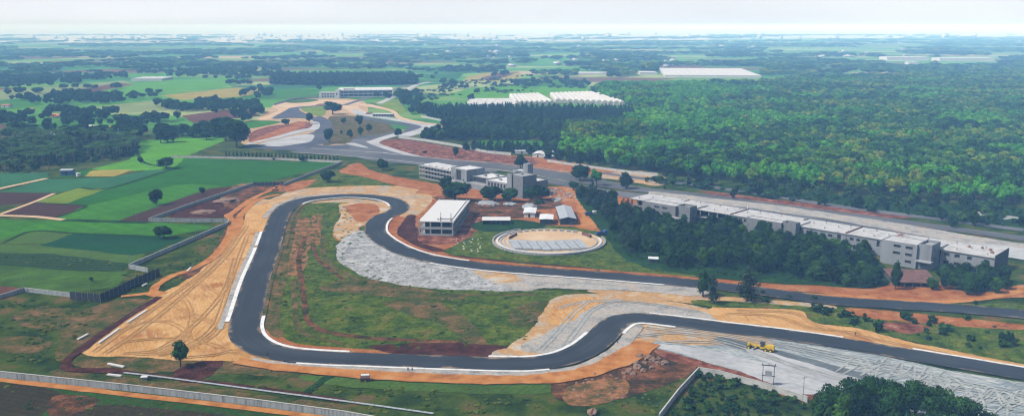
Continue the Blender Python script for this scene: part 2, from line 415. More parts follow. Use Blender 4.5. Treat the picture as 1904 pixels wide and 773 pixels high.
m_red = nat('red_earth', [(0.05, 0.016, 0.012), (0.13, 0.042, 0.026), (0.26, 0.10, 0.06), (0.42, 0.25, 0.18)], L=6, L2=1.2, bump=1.0, contrast=0.45)
m_trench = nat('dark_soil', [(0.025, 0.010, 0.008), (0.06, 0.02, 0.014), (0.12, 0.045, 0.03)], L=5, L2=0.9, bump=1.0, contrast=0.4)
AA = (G(1750, 700) - G(1300, 630)); AA = math.atan2(AA.y, AA.x)
SA = (G(420, 455) - G(250, 640)); SA = math.atan2(SA.y, SA.x)
m_sand = nat('tan_sand', [(0.39, 0.195, 0.06), (0.54, 0.30, 0.105), (0.64, 0.40, 0.17)], L=14, L2=0.9, bump=0.7, contrast=0.2, blot=((0.36, 0.15, 0.045), 24, 0.38), streak=[(SA, 1.1, 26, 0.75, (0.36, 0.18, 0.055)), (SA + .35, 0.9, 20, 0.5, (0.66, 0.48, 0.27))])
m_sand2 = nat('pale_sand', [(0.46, 0.32, 0.19), (0.56, 0.40, 0.25), (0.62, 0.48, 0.34)], L=18, L2=1.0, bump=0.3, contrast=0.15)
m_mixsand = nat('gravelly_sand', [(0.20, 0.14, 0.09), (0.42, 0.36, 0.28), (0.42, 0.24, 0.10), (0.50, 0.33, 0.16), (0.48, 0.44, 0.38)], L=12, L2=0.7, bump=0.7, contrast=0.4, pos=[0.30, 0.42, 0.5, 0.57, 0.65])
m_gravel = nat('white_gravel', [(0.20, 0.21, 0.21), (0.36, 0.37, 0.37), (0.54, 0.54, 0.53)], L=6, L2=1.3, bump=1.0, contrast=0.7, blot=((0.10, 0.105, 0.105), 2.2, 0.42))
m_gravel2 = nat('grey_gravel', [(0.20, 0.19, 0.18), (0.36, 0.35, 0.33), (0.44, 0.36, 0.28)], L=8, L2=1.0, bump=0.9, contrast=0.55, blot=((0.40, 0.26, 0.13), 9, 0.25), streak=[(AA, 0.9, 14, 0.5, (0.50, 0.49, 0.46))])
m_conc = nat('pale_concrete', [(0.32, 0.33, 0.34), (0.42, 0.43, 0.44), (0.50, 0.50, 0.51)], L=20, L2=2.5, bump=0.1, contrast=0.2, streak=[(AA, 1.2, 60, 0.5, (0.26, 0.28, 0.30))])
m_bluegrey = nat('graded_base', [(0.13, 0.165, 0.185), (0.22, 0.27, 0.29), (0.36, 0.39, 0.40)], L=22, L2=1.0, bump=0.3, contrast=0.3, streak=[(AA, 0.9, 40, 0.9, (0.56, 0.56, 0.52)), (AA - .5, 0.8, 14, 0.7, (0.09, 0.12, 0.14)), (AA + .7, .6, 12, .7, (0.5, 0.5, 0.46))])
m_darkbase = nat('dark_base', [(0.085, 0.10, 0.115), (0.12, 0.14, 0.15), (0.18, 0.20, 0.21)], L=12, L2=1.0, bump=0.2, contrast=0.2)
m_track = asphalt('track_asphalt', (0.030, 0.037, 0.047), (0.056, 0.066, 0.080), 26)
m_track_old = asphalt('pit_asphalt', (0.095, 0.10, 0.11), (0.16, 0.165, 0.175), 40)
m_tarpatch = nat('old_tarmac', [(0.085, 0.09, 0.10), (0.125, 0.13, 0.145), (0.17, 0.175, 0.19)], L=30, L2=2.0, bump=0.1, contrast=0.15)
m_tarpurple = nat('tarmac_dark', [(0.06, 0.065, 0.085), (0.09, 0.095, 0.12), (0.13, 0.135, 0.16)], L=40, L2=2.0, bump=0.1, contrast=0.12)
m_kerb = solid('kerb_white', (0.74, 0.75, 0.76), 0.6, 0.05, 0.45, 0.05, dirt=(0.42, 0.40, 0.37))
m_cwall = solid('wall_concrete', (0.31, 0.345, 0.36), 0.85, 0.25, 0.9, 0.2, streak=True, dirt=(0.09, 0.10, 0.10))
m_cwall2 = solid('wall_pale', (0.44, 0.45, 0.43), 0.85, 0.15, 0.4, 0.2)

# base ground: near it is rough grass; far away a patchwork of fields (cells of about 150 m), colours lightened as painted haze
def base_ground():
    m, t, p = _mat('ground_cover'); L_ = t.links.new
    geo = N(t, 'ShaderNodeNewGeometry'); P = geo.outputs['Position']
    mpn = N(t, 'ShaderNodeMapping'); mpn.inputs['Rotation'].default_value = (0, 0, 0.35); mpn.inputs['Scale'].default_value = (1 / 230, 1 / 110, 1); L_(P, mpn.inputs['Vector'])
    wn = N(t, 'ShaderNodeTexNoise', Scale=1.1, Detail=2.0); L_(mpn.outputs[0], wn.inputs['Vector'])
    ad = N(t, 'ShaderNodeMix', data_type='RGBA'); ad.inputs['Factor'].default_value = 0.12; L_(mpn.outputs[0], ad.inputs['A']); L_(wn.outputs['Color'], ad.inputs['B'])
    vo = N(t, 'ShaderNodeTexVoronoi', Scale=1.0); vo.distance = 'CHEBYCHEV'; vo.voronoi_dimensions = '2D'; vo.inputs['Randomness'].default_value = 0.75; L_(ad.outputs['Result'], vo.inputs['Vector'])
    sep = N(t, 'ShaderNodeSeparateColor'); L_(vo.outputs['Color'], sep.inputs[0])
    r = ramp(t, [(0.05, 0.15, 0.02), (0.08, 0.26, 0.03), (0.05, 0.20, 0.05), (0.15, 0.32, 0.04), (0.30, 0.36, 0.14), (0.16, 0.28, 0.05), (0.15, 0.08, 0.05), (0.09, 0.26, 0.03), (0.42, 0.34, 0.2)],
             [0, 0.14, 0.3, 0.42, 0.56, 0.68, 0.8, 0.88, 0.96])
    r.color_ramp.interpolation = 'CONSTANT'; L_(sep.outputs[0], r.inputs['Fac'])
    # scrub noise over the fields
    n = N(t, 'ShaderNodeTexNoise', Scale=1 / 60, Detail=10.0, Roughness=0.7); L_(P, n.inputs['Vector'])
    rr = ramp(t, [(0, 0, 0), (1, 1, 1)], [0.54, 0.62]); L_(n.outputs['Fac'], rr.inputs['Fac'])
    far = N(t, 'ShaderNodeMix', data_type='RGBA'); L_(mathn(t, 'MULTIPLY', rr.outputs['Color'], 0.75), far.inputs['Factor']); L_(r.outputs['Color'], far.inputs['A']); far.inputs['B'].default_value = (0.014, 0.04, 0.013, 1)
    # near rough grass
    n1 = N(t, 'ShaderNodeTexNoise', Scale=1 / 15, Detail=8.0, Roughness=0.62); L_(P, n1.inputs['Vector'])
    rg = ramp(t, [(0.009, 0.022, 0.005), (0.026, 0.052, 0.007), (0.058, 0.090, 0.010), (0.12, 0.085, 0.03), (0.22, 0.12, 0.05)], [0.3, 0.44, 0.54, 0.62, 0.74]); L_(n1.outputs['Fac'], rg.inputs['Fac'])
    n2 = N(t, 'ShaderNodeTexNoise', Scale=1 / 1.3, Detail=6.0, Roughness=0.7); L_(P, n2.inputs['Vector'])
    hs = N(t, 'ShaderNodeVectorMath', operation='SCALE'); L_(rg.outputs['Color'], hs.inputs[0]); L_(mathn(t, 'MULTIPLY_ADD', n2.outputs['Fac'], 1.3), hs.inputs['Scale']); 
    for nd in t.nodes:
        if nd.type == 'MATH' and nd.operation == 'MULTIPLY_ADD': nd.inputs[2].default_value = 0.35
    sp = N(t, 'ShaderNodeSeparateXYZ'); L_(P, sp.inputs[0])
    f = mathn(t, 'MULTIPLY', mathn(t, 'SUBTRACT', sp.outputs[1], 880), 1 / 120, clamp=False)
    fc = mathn(t, 'MINIMUM', mathn(t, 'MAXIMUM', f, 0.0), 1.0)
    mm = N(t, 'ShaderNodeMix', data_type='RGBA'); L_(fc, mm.inputs['Factor']); L_(hs.outputs[0], mm.inputs['A']); L_(far.outputs['Result'], mm.inputs['B'])
    L_(mm.outputs['Result'], p.inputs['Base Color']); p.inputs['Roughness'].default_value = 0.95; p.inputs['Specular IOR Level'].default_value = 0.03
    b = N(t, 'ShaderNodeBump', Strength=0.8, Distance=0.6); L_(n2.outputs['Fac'], b.inputs['Height']); L_(b.outputs[0], p.inputs['Normal'])
    return m
GX0, GX1, GY0, GY1 = -24000.0, 24000.0, -600.0, 42000.0
def grid_ground():
    xs = np.linspace(GX0, GX1, 25); ys = np.concatenate([np.linspace(GY0, 3000, 13), np.linspace(6000, GY1, 13)])
    V = [(x, y, 0) for y in ys for x in xs]; k = len(xs)
    Fc = [(j * k + i, j * k + i + 1, (j + 1) * k + i + 1, (j + 1) * k + i) for j in range(len(ys) - 1) for i in range(k - 1)]
    me = bpy.data.meshes.new('ground'); me.from_pydata(V, [], Fc)
    tag(link_mesh('ground', me, [base_ground()]), kind='structure')
grid_ground()

# ------------- fields on the left (pixel outlines of the photograph, laid on the ground)
FLD = [
 ('field', [(0,322),(88,322),(86,332),(0,352)], m_fteal, 2),
 ('field', [(0,357),(87,334),(202,331),(300,313),(318,315),(202,350),(148,349),(101,359)], m_fteal, 2),
 ('field', [(0,358),(101,359),(60,377),(0,381)], m_fbrown, 2),
 ('field', [(66,375),(148,350),(196,351),(124,378)], m_fyel, 3),
 ('field', [(0,399),(60,377),(157,383),(98,407)], m_fbrown, 3),
 ('field', [(118,379),(202,351),(318,316),(340,294),(480,299),(632,303),(560,322),(470,345),(424,348),(370,343),(330,344),(160,384)], m_fgreen, 1),
 ('field', [(158,384),(330,344),(370,343),(426,347),(375,362),(280,396),(215,413),(98,407)], m_fgreen2, 2),
 ('field', [(215,413),(390,351),(432,347),(405,362),(285,402),(277,414)], m_fbrown, 4),
 ('field', [(-60,407),(275,414),(395,420),(385,425),(300,441),(225,436),(60,430),(-60,460)], m_fgreen2, 1),
 ('field', [(83,453),(135,434),(225,437),(345,441),(285,466),(245,474),(80,456)], m_fdark, 2),
 ('field', [(-60,462),(60,430),(135,434),(83,453),(0,452)], m_folive, 2),
 ('field', [(-60,455),(83,455),(240,474),(270,470),(262,478),(238,492),(100,474),(-60,470)], m_folive, 1),
 ('field', [(-60,470),(100,473),(236,491),(228,503),(150,503),(-60,488)], m_frow, 3),
 ('field', [(-60,489),(150,504),(236,505),(215,532),(130,542),(45,533),(-60,528)], m_flow, 1),
 ('field', [(-60,528),(36,536),(-60,566)], m_fred, 2),
 ('field', [(165,316),(245,296),(258,264),(410,253),(415,262),(345,290),(318,314),(250,317)], m_fbright, 2),
 ('field', [(160,328),(175,317),(245,316),(210,328)], m_foch, 4),
 ('field', [(100,330),(168,314),(180,316),(162,328)], m_fgreen, 3),
 ('field', [(250,262),(330,258),(400,240),(412,252),(320,264)], m_fgreen2, 1),
 ('field', [(40,232),(150,229),(160,238),(60,242)], m_fgreen2, 1),
 ('field', [(0,240),(40,236),(60,245),(0,248)], m_folive, 1),
 ('field', [(175,200),(240,192),(300,186),(310,205),(240,210),(180,207)], m_pale, 1),
 ('field', [(0,168),(130,160),(230,150),(250,160),(140,172),(0,186)], m_pale, 1),
 ('field', [(90,176),(220,155),(250,157),(150,176)], m_fred, 2),
 ('field', [(180,170),(300,150),(430,143),(440,158),(300,172),(190,178)], m_fbright, 1),
 ('field', [(300,178),(440,163),(500,166),(450,180),(340,186)], m_foch, 2),
 ('field', [(340,215),(440,203),(470,206),(480,216),(360,228)], m_fred, 3),
 ('field', [(345,202),(395,198),(395,205),(350,210)], m_pale, 2),
 ('field', [(430,172),(505,168),(590,166),(592,172),(480,182),(430,186)], m_fgreen2, 1),
 ('field', [(430,160),(560,156),(640,158),(600,164),(440,170)], m_fteal, 1),
 ('field', [(680,192),(745,188),(752,200),(740,210),(700,200)], m_folive, 3),
 ('field', [(690,188),(740,186),(750,200),(748,211),(720,203)], m_fyel, 4),
 ('field', [(870,143),(900,136),(965,132),(970,145),(930,152),(860,152)], m_foch, 1),
 ('field', [(895,146),(925,136),(962,135),(915,151)], m_fred, 3),
 ('field', [(825,178),(880,163),(980,158),(1090,160),(1110,172),(1030,176),(955,180),(870,184)], m_fbright, 1),
 ('field', [(960,150),(1060,146),(1095,152),(1090,162),(960,160)], m_fgreen2, 1),
 ('field', [(1055,232),(1145,229),(1150,238),(1060,240)], m_fteal, 6),
 ('field', [(750,200),(790,190),(800,204),(770,214)], m_fgreen2, 2),
 ('field', [(890,262),(1000,262),(1030,270),(1000,276),(880,272)], m_fgreen2, 3),
 ('field', [(790,138),(860,136),(850,148),(790,146)], m_fgreen, 1),
 ('field', [(380,126),(500,122),(500,138),(380,140)], m_pale, 1),
 ('field', [(-40,186),(60,184),(80,196),(-40,210)], m_fgreen2, 1),
]
m_town_haze = nat('town_ground_haze', [(0.10, 0.16, 0.08), (0.50, 0.50, 0.50), (0.70, 0.70, 0.70), (0.30, 0.36, 0.28), (0.60, 0.60, 0.60)], L=420, L2=60, bump=0.0, contrast=0.4, pos=[0.36, 0.44, 0.52, 0.56, 0.62])  # built-up land; its pale tones also paint haze into the horizon band
patch('town_ground_haze', [(-250,53.5),(2150,53.5),(2150,66),(1400,72),(1000,77),(500,79),(-250,80)], m_town_haze, 1, smooth=False, rag=300, fringe=200)
for nm, px, m, lv in FLD: patch(nm, px, m, lv, smooth=False, fringe=max(.8, min(G(*px[0]).y, 900) / 320))
for px, w, m in [([(-40,361),(0,351),(87,332)], 3.5, m_sand2), ([(-40,400),(60,403),(118,409)], 3.5, m_sand2), ([(0,399),(60,377),(101,360)], 2.0, m_sand2)]:
    strip('path', GX(px), w, m, 7, soft=0.8)
for px, w in [([(118,409),(200,412),(275,414)], 4.5), ([(316,316),(202,350),(148,349)], 2.5), ([(5,452),(60,430),(140,434),(225,437),(300,441)], 1.5), ([(110,379),(160,384),(98,407)], 1.5), ([(250,262),(265,300),(318,312)], 2.0)]:
    strip('ground_edge', GX(px), w, m_scrub, 6, soft=0.8, wob=0.4)

# ------------- the graded land round the circuit
PT = [
 ('bare_ground', [(470,372),(500,372),(520,366),(560,352),(700,346),(800,352),(800,372),(760,420),(700,380),(560,380),(490,420),(470,500),(440,600),(430,560),(440,470),(452,410)], m_mixsand, 4),
 ('sand', [(470,385),(505,385),(500,440),(475,520),(452,585),(450,620),(470,650),(520,672),(470,672),(410,669),(340,668),(250,661),(160,657),(200,622),(280,560),(300,549),(350,522),(405,480),(440,440),(458,405)], m_sand, 8),
 ('infield_grass', [(548,378),(640,372),(715,378),(735,388),(690,425),(660,470),(740,520),(900,540),(1050,545),(1040,600),(990,660),(800,664),(600,658),(520,640),(487,600),(500,520),(520,420)], m_grass_e, 3),
 ('dry_ground', [(505,500),(525,430),(535,392),(560,385),(545,420),(530,500),(512,590),(520,625),(505,615),(494,590)], m_grass_dry, 5),
 ('dry_ground', [(640,380),(716,378),(722,388),(700,402),(689,416),(665,422),(640,445),(625,430),(640,400)], m_mixsand, 6),
 ('orange_earth', [(648,384),(690,380),(700,395),(672,412),(660,402)], m_orange, 7),
 ('bare_strip', [(550,412),(572,410),(567,475),(553,508),(536,504),(543,460)], m_bare, 5),
 ('bare_strip', [(585,405),(593,405),(590,450),(580,448)], m_bare, 5),
 ('orange_earth', [(630,430),(665,420),(660,430),(640,448),(630,444)], m_orange, 6),
 ('dry_ground', [(720,560),(800,560),(870,600),(900,640),(880,640),(830,605),(740,575)], m_grass_dry, 5),
 ('dry_ground', [(960,575),(1010,560),(1020,575),(990,605),(955,600)], m_grass_dry, 5),
 ('dry_ground', [(600,535),(680,520),(760,535),(860,552),(830,556),(700,548)], m_grass_dry, 5),
 ('gravel_trap', [(675,430),(645,442),(630,462),(634,484),(662,503),(690,517),(740,527),(807,535),(900,539),(968,539),(990,530),(960,505),(860,492),(760,478),(700,455)], m_gravel, 8),
 ('gravel_trap', [(880,500),(965,539),(1010,534),(1100,538),(1180,540),(1300,549),(1300,534),(1100,516)], m_gravel2, 8),
 ('sand', [(890,505),(950,512),(965,522),(930,524),(900,514)], m_mixsand, 9),
 ('gravel_trap', [(1046,552),(1100,548),(1170,552),(1290,570),(1370,592),(1380,612),(1200,600),(1140,600),(1100,645),(1050,668),(950,664),(950,645),(985,622),(1008,592),(1024,566)], m_mixsand, 8),
 ('gravel_trap', [(1060,600),(1100,575),(1160,565),(1250,572),(1330,590),(1280,596),(1180,588),(1130,600),(1100,630),(1050,652),(990,654),(975,644),(1010,625)], m_gravel2, 9),
 ('sand', [(1036,570),(1070,556),(1120,556),(1080,580),(1050,600),(1022,600)], m_sand, 10),
 ('sand', [(1330,572),(1485,576),(1512,600),(1600,612),(1700,640),(1960,686),(1960,705),(1700,665),(1500,632),(1360,604)], m_sand, 9),
 ('red_earth', [(690,646),(760,640),(900,642),(985,652),(1015,658),(990,664),(880,666),(780,661)], m_trench, 6),
 ('orange_earth', [(487,590),(500,590),(512,620),(560,642),(700,652),(800,656),(800,664),(640,662),(540,656),(500,640)], m_orange, 5),
 ('dry_ground', [(940,650),(1040,655),(1000,668),(920,668)], m_mixsand, 7),
 # south of the bottom straight
 ('bare_ground', [(165,655),(340,666),(470,672),(560,684),(560,700),(400,690),(300,690),(200,690),(130,672)], m_grass_dry, 3),
 ('dry_ground', [(120,688),(300,712),(500,738),(640,755),(640,768),(480,748),(300,722),(120,700)], m_grass_dry, 3),
 ('dry_ground', [(560,700),(700,706),(900,712),(1040,700),(1060,712),(1000,730),(800,726),(640,716)], m_folive, 4),
 ('red_earth', [(330,690),(390,670),(410,672),(375,705),(340,706)], m_trench, 6),
 ('orange_earth', [(1040,700),(1110,668),(1200,645),(1250,652),(1290,675),(1270,700),(1200,725),(1120,745),(1050,745),(1030,725)], m_redgrass, 4),
 ('bare_ground', [(1060,720),(1150,705),(1165,725),(1120,748),(1060,750)], m_bare, 5),
 ('bare_ground', [(1215,640),(1300,655),(1380,680),(1500,715),(1530,740),(1480,742),(1390,705),(1300,680),(1240,665)], m_red, 5),
 ('crop_rows', [(-60,708),(0,712),(240,738),(400,757),(560,778),(560,800),(-60,800)], m_frow2, 3),
 ('red_soil', [(105,738),(175,742),(160,760),(120,773),(95,770)], m_redgrass, 5),
 ('ploughed_rows', [(-60,718),(100,728),(60,775),(-60,790)], m_fbrown2, 4),
 ('ploughed_rows', [(170,755),(300,762),(420,775),(420,800),(150,800)], m_fbrown2, 4),
 ('bare_ground', [(110,580),(160,575),(220,560),(270,562),(200,610),(150,640),(125,670),(110,660),(120,620)], m_grass_dry, 4),
 ('dry_ground', [(0,630),(60,628),(90,640),(60,655),(0,650)], m_grass_dry, 3),
 ('dry_ground', [(30,585),(90,570),(150,590),(100,612),(40,600)], m_grass_dry, 3),
 # right concrete aprons
 ('apron', [(1160,640),(1180,606),(1240,600),(1380,618),(1560,645),(1760,690),(1960,728),(1960,800),(1800,780),(1500,730),(1400,696),(1220,646)], m_bluegrey, 7),
 ('apron', [(1162,636),(1182,606),(1260,602),(1400,622),(1430,645),(1360,640),(1280,640),(1220,632),(1190,645)], m_mixsand, 8),
 ('apron', [(1360,632),(1560,684),(1800,752),(1780,757),(1540,696),(1350,640)], m_darkbase, 9),
 ('apron', [(1215,642),(1290,648),(1400,672),(1540,712),(1530,728),(1480,728),(1380,690),(1290,662)], m_conc, 8),
 ('apron', [(1400,650),(1540,690),(1620,715),(1560,716),(1420,670)], m_conc, 10),
 # construction yard
 ('orange_earth', [(722,432),(730,410),(760,385),(790,350),(860,345),(960,352),(1060,348),(1095,368),(1115,400),(1118,430),(1090,428),(1060,420),(960,418),(890,420),(872,445),(850,458),(830,462),(860,476),(1000,491),(1100,502),(1300,518),(1470,533),(1470,540),(1290,526),(1000,504),(830,486),(760,472),(728,450)], m_orange, 5),
 ('red_earth', [(775,440),(790,425),(872,420),(885,400),(900,385),(920,400),(880,440),(850,452),(790,452)], m_red, 6),
 ('red_earth', [(755,455),(745,430),(765,400),(770,425),(775,450),(820,465),(800,466)], m_trench, 7),
 ('rough_ground', [(815,366),(880,372),(960,376),(1015,370),(1040,380),(1010,388),(900,384),(830,378)], m_redgrass, 8),
 ('rough_ground', [(868,386),(960,384),(985,392),(965,404),(900,404),(880,396)], m_redgrass, 8),
 ('scrub_ground', [(1185,330),(1330,343),(1500,359),(1700,375),(1960,396),(1960,436),(1700,402),(1450,371),(1300,351)], m_scrub, 5),
 ('scrub_ground', [(1075,362),(1120,366),(1200,405),(1400,430),(1560,455),(1625,480),(1645,530),(1500,528),(1300,512),(1180,488),(1130,440)], m_scrub, 8),
 ('rough_ground', [(430,352),(490,346),(545,344),(500,356),(462,366),(440,385),(425,384),(420,366)], m_redgrass, 5),
 ('rough_ground', [(436,404),(452,398),(440,430),(410,470),(370,500),(345,520),(350,505),(400,470)], m_redgrass, 9),
 ('sand', [(718,372),(760,362),(800,366),(778,395),(752,402),(762,380)], m_mixsand, 6),
 ('rough_grass', [(850,458),(880,440),(900,428),(1000,420),(1100,430),(1140,445),(1200,490),(1300,512),(1200,508),(1060,500),(960,488),(870,478),(830,468)], m_grass_e, 7),
 ('rough_grass', [(893,414),(960,410),(1010,420),(960,430),(890,428)], m_scrub, 8),
 ('rough_grass', [(560,330),(600,318),(640,322),(700,335),(760,345),(780,352),(700,346),(560,352)], m_grass_e, 3),
 ('orange_road', [(640,316),(665,304),(686,318),(760,335),(822,346),(818,356),(740,344),(680,328),(640,322)], m_orange, 7),
 ('bare_ground', [(430,350),(480,340),(560,345),(530,352),(480,360),(440,400),(425,390)], m_bare, 3),
 ('red_earth', [(320,404),(350,385),(400,372),(470,362),(460,380),(440,398),(400,404)], m_trench, 4),
 ('orange_earth', [(500,352),(560,338),(585,335),(560,350),(530,356)], m_orange, 5),
 # beyond the main straight
 ('red_earth', [(712,266),(730,260),(760,262),(900,285),(985,296),(990,306),(930,303),(830,297),(750,284)], m_red, 8),
 ('orange_earth', [(920,290),(1000,294),(1060,302),(1140,316),(1180,322),(1180,334),(1080,322),(960,312)], m_orange, 4),
 ('orange_earth', [(1180,318),(1230,330),(1225,345),(1180,338),(1120,328)], m_mixsand, 4),
 ('orange_earth', [(1120,362),(1172,368),(1172,385),(1150,382),(1125,372)], m_orange, 6),
 ('orange_earth', [(1330,356),(1500,372),(1640,392),(1700,402),(1640,404),(1500,388),(1350,370)], m_red, 4),
 ('orange_earth', [(1560,530),(1640,505),(1740,525),(1800,545),(1870,538),(1960,520),(1960,548),(1870,552),(1750,560),(1560,546),(1420,532)], m_orange, 5),
 ('rough_grass', [(1420,542),(1560,552),(1750,564),(1960,570),(1960,580),(1700,566),(1500,552),(1400,540)], m_grass_e, 6),
 ('rough_grass', [(1300,560),(1500,572),(1960,612),(1960,680),(1700,635),(1600,610),(1512,598),(1486,576),(1330,570)], m_grass_e, 10),
 ('dry_ground', [(1100,540),(1300,550),(1450,560),(1550,570),(1500,576),(1330,566),(1180,552)], m_mixsand, 5),
 ('dry_ground', [(1580,575),(1700,585),(1904,606),(1904,612),(1760,604),(1600,588)], m_orange, 11),
 ('bare_ground', [(1640,602),(1700,604),(1725,612),(1690,620),(1650,612)], m_red, 11),
]
for nm, px, m, lv in PT: patch(nm, px, m, lv)

# ------------- the old part of the circuit in the distance
z2 = lambda l: [(440 + x / 5.946, 170 + y / 5.946) for x, y in l]
z3 = lambda l: [(660 + x / 5.946, 190 + y / 5.946) for x, y in l]
OLD = [
 ('bare_ground', z2([(80,330),(240,300),(420,150),(560,100),(900,80),(1400,110),(1427,400),(1427,560),(900,600),(150,600),(60,500)]), m_mixsand, 2),
 ('infield_grass', z2([(1040,280),(1427,300),(1427,560),(1100,580),(960,590),(1060,420)]), m_grass_dry, 4),
 ('infield_grass', z3([(0,190),(300,200),(420,290),(420,330),(200,400),(0,400)]), m_grass_dry, 4),
 ('apron', z2([(240,305),(330,270),(470,210),(400,165),(480,120),(620,110),(900,95),(1330,110),(1345,180),(1427,230),(1427,260),(1290,250),(1180,190),(960,160),(700,180),(560,200),(420,270),(320,315)]), m_sand2, 5),
 ('asphalt', z2([(400,300),(540,220),(620,180),(940,155),(940,175),(720,185),(690,205),(760,250),(860,285),(950,340),(880,420),(840,560),(1000,600),(1427,590),(1427,720),(1180,700),(700,660),(300,640),(110,610),(140,590),(450,590),(560,560),(800,470),(900,430),(900,380),(820,310),(600,295)]), m_tarpurple, 6),
 ('asphalt', z2([(840,300),(930,280),(1040,340),(1050,400),(1080,440),(1000,560),(960,580),(840,580),(820,500),(880,430),(920,380),(880,330)]), m_tarpurple, 7),
 ('infield_grass', z2([(720,190),(800,175),(960,175),(980,240),(930,275),(850,260),(740,215)]), m_fyel, 9),
 ('red_earth', z2([(150,560),(180,450),(400,380),(560,370),(700,335),(800,350),(830,400),(700,440),(540,490),(340,540)]), m_red, 8),
 ('orange_earth', z2([(150,560),(300,490),(500,410),(700,340),(760,345),(740,380),(620,440),(600,470),(400,520)]), m_orange, 9),
 ('rough_grass', z2([(50,345),(300,325),(480,340),(300,385),(100,410)]), m_fgreen2, 8),
 ('rough_grass', z2([(560,110),(700,85),(900,95),(800,120),(600,130)]), m_folive, 6),
 ('apron', z2([(830,335),(900,345),(915,380),(880,425),(700,460),(460,520),(130,590),(160,570),(440,500),(680,430),(800,410),(850,370)]), m_conc, 10),
 ('apron', z2([(250,590),(560,510),(700,485),(845,485),(820,550),(700,580),(450,610)]), m_conc, 10),
 ('apron', z2([(1220,585),(1290,572),(1427,615),(1427,625)]), m_conc, 10),
 ('asphalt', z3([(60,150),(240,190),(500,230),(640,240),(740,260),(740,290),(640,320),(540,350),(560,310),(600,285),(580,265),(480,250),(300,225),(60,180)]), m_tarpurple, 8),
 ('asphalt', z3([(0,400),(300,360),(440,330),(470,360),(200,410),(120,440),(280,500),(560,580),(760,640),(1427,730),(1500,773),(660,690),(0,600)]), m_tarpatch, 7),
 ('apron', z3([(40,95),(180,130),(420,180),(660,230),(760,245),(860,250),(975,260),(985,320),(860,320),(720,350),(560,390),(480,380),(410,390),(290,430),(270,460),(400,510),(600,570),(900,640),(1240,690),(1200,692),(860,640),(540,580),(300,510),(150,450),(160,430),(440,350),(520,350),(700,300),(740,270),(620,240),(300,185),(0,130),(0,80)]), m_conc, 9),
 ('apron', z3([(320,560),(370,570),(420,590),(340,578)]), m_conc, 10),
 ('dirt_road', z3([(0,20),(160,25),(380,80),(450,110),(520,170),(740,220),(960,245),(960,255),(700,235),(500,195),(440,160),(400,110),(300,80),(0,30)]), m_sand2, 8),
]
for nm, px, m, lv in OLD: patch(nm, px, m, lv, smooth=True, rag=0.4, fringe=1.2)
strip('road', GX([(705,193),(740,176),(775,158),(800,153)]), [10, 12, 14], m_conc, 9)
strip('road', GX([(640,196),(690,180),(735,166),(765,156)]), 10, m_tarpatch, 6)

# main straight, its run off and the pit lane apron
m_st = GX([(560,280),(680,288),(820,302),(920,310),(1010,322),(1100,338),(1180,352),(1300,364),(1450,384),(1650,410),(1960,452)])
strip('main_straight', m_st, [30, 30, 26, 24, 20, 16, 14, 13, 12], m_track_old, 12)
strip('pit_apron', offset_line(m_st[4:], -22), [10, 14, 18, 20, 20, 20], m_tarpatch, 11)
strip('verge', offset_line(m_st[:6], 15.5), 1.6, m_conc, 13)
strip('verge', offset_line(m_st[:6], -13.5), 1.4, m_conc, 13)
strip('service_road', GX([(1120,322),(1200,333),(1300,345),(1420,362),(1560,384),(1700,402),(1904,428)]), 8, m_tarpatch, 8, soft=0.6)
patch('pit_apron', [(1209,357),(1450,384),(1650,414),(1877,452),(1960,462),(1960,478),(1877,468),(1550,408),(1209,362)], m_gravel2, 13, smooth=False)
patch('pit_apron', [(1800,452),(1960,470),(1960,490),(1870,478)], m_conc, 14, smooth=False)

# ------------- the new loop of the circuit
TR = [(2060,606),(1904,586),(1750,573),(1551,560.3),(1400,541),(1286,528),(1180,519),(1092,512),(980,504),(900,497),(824,486.5),(775,476),(740,463),(715,449),(700,436),(697.5,424),(703,412),(716,402.5),(733,396),(743,387.5),(739,378.5),(722,371.5),(694,367),(655,364.8),(622,366.2),(588,369.6),(561,374.3),(539,383),(524,397),(514,417),(499,464.5),(477.5,521.6),(460,585.5),(455,603),(454.5,616),(460,630.3),(476.5,644),(502.7,654.5),(544,662),(613,667),(695.6,670),(805.8,674.2),(900,677.2),(950,678.2),(986,677.8),(1021,673.8),(1056.6,665.5),(1090,650),(1116,630),(1136,609),(1159,596),(1191,592.5),(1233,596.5),(1304,605),(1360,612.3),(1460.6,624.4),(1581,642),(1714,664.6),(1904,697),(2060,726)]
TP = catmull(GX(TR), False, 14)
TW = 11.6
strip('race_track', TP, TW, m_track, 18, smooth=0)
def near(px):
    g = G(*px); return min(range(len(TP)), key=lambda i: (TP[i] - g).length_squared)
def side_band(a, b, off, w, kind='kerb', h=0.10):
    if kind == 'kerb': w *= .78; off -= math.copysign(.12, off)
    i, j = sorted((near(a), near(b))); seg = offset_line(TP[max(0, i - 1):j + 2], off)[1:-1]
    if kind == 'kerb':
        o = solid_strip('kerb', seg, w, h, m_kerb, 0.03 * 18 - 0.02); tag(o, kind='structure')
    else: strip('track_verge', seg, w, kind, 15, soft=0.5, smooth=0, wob=0.3)
EDG = TW / 2 + 0.75
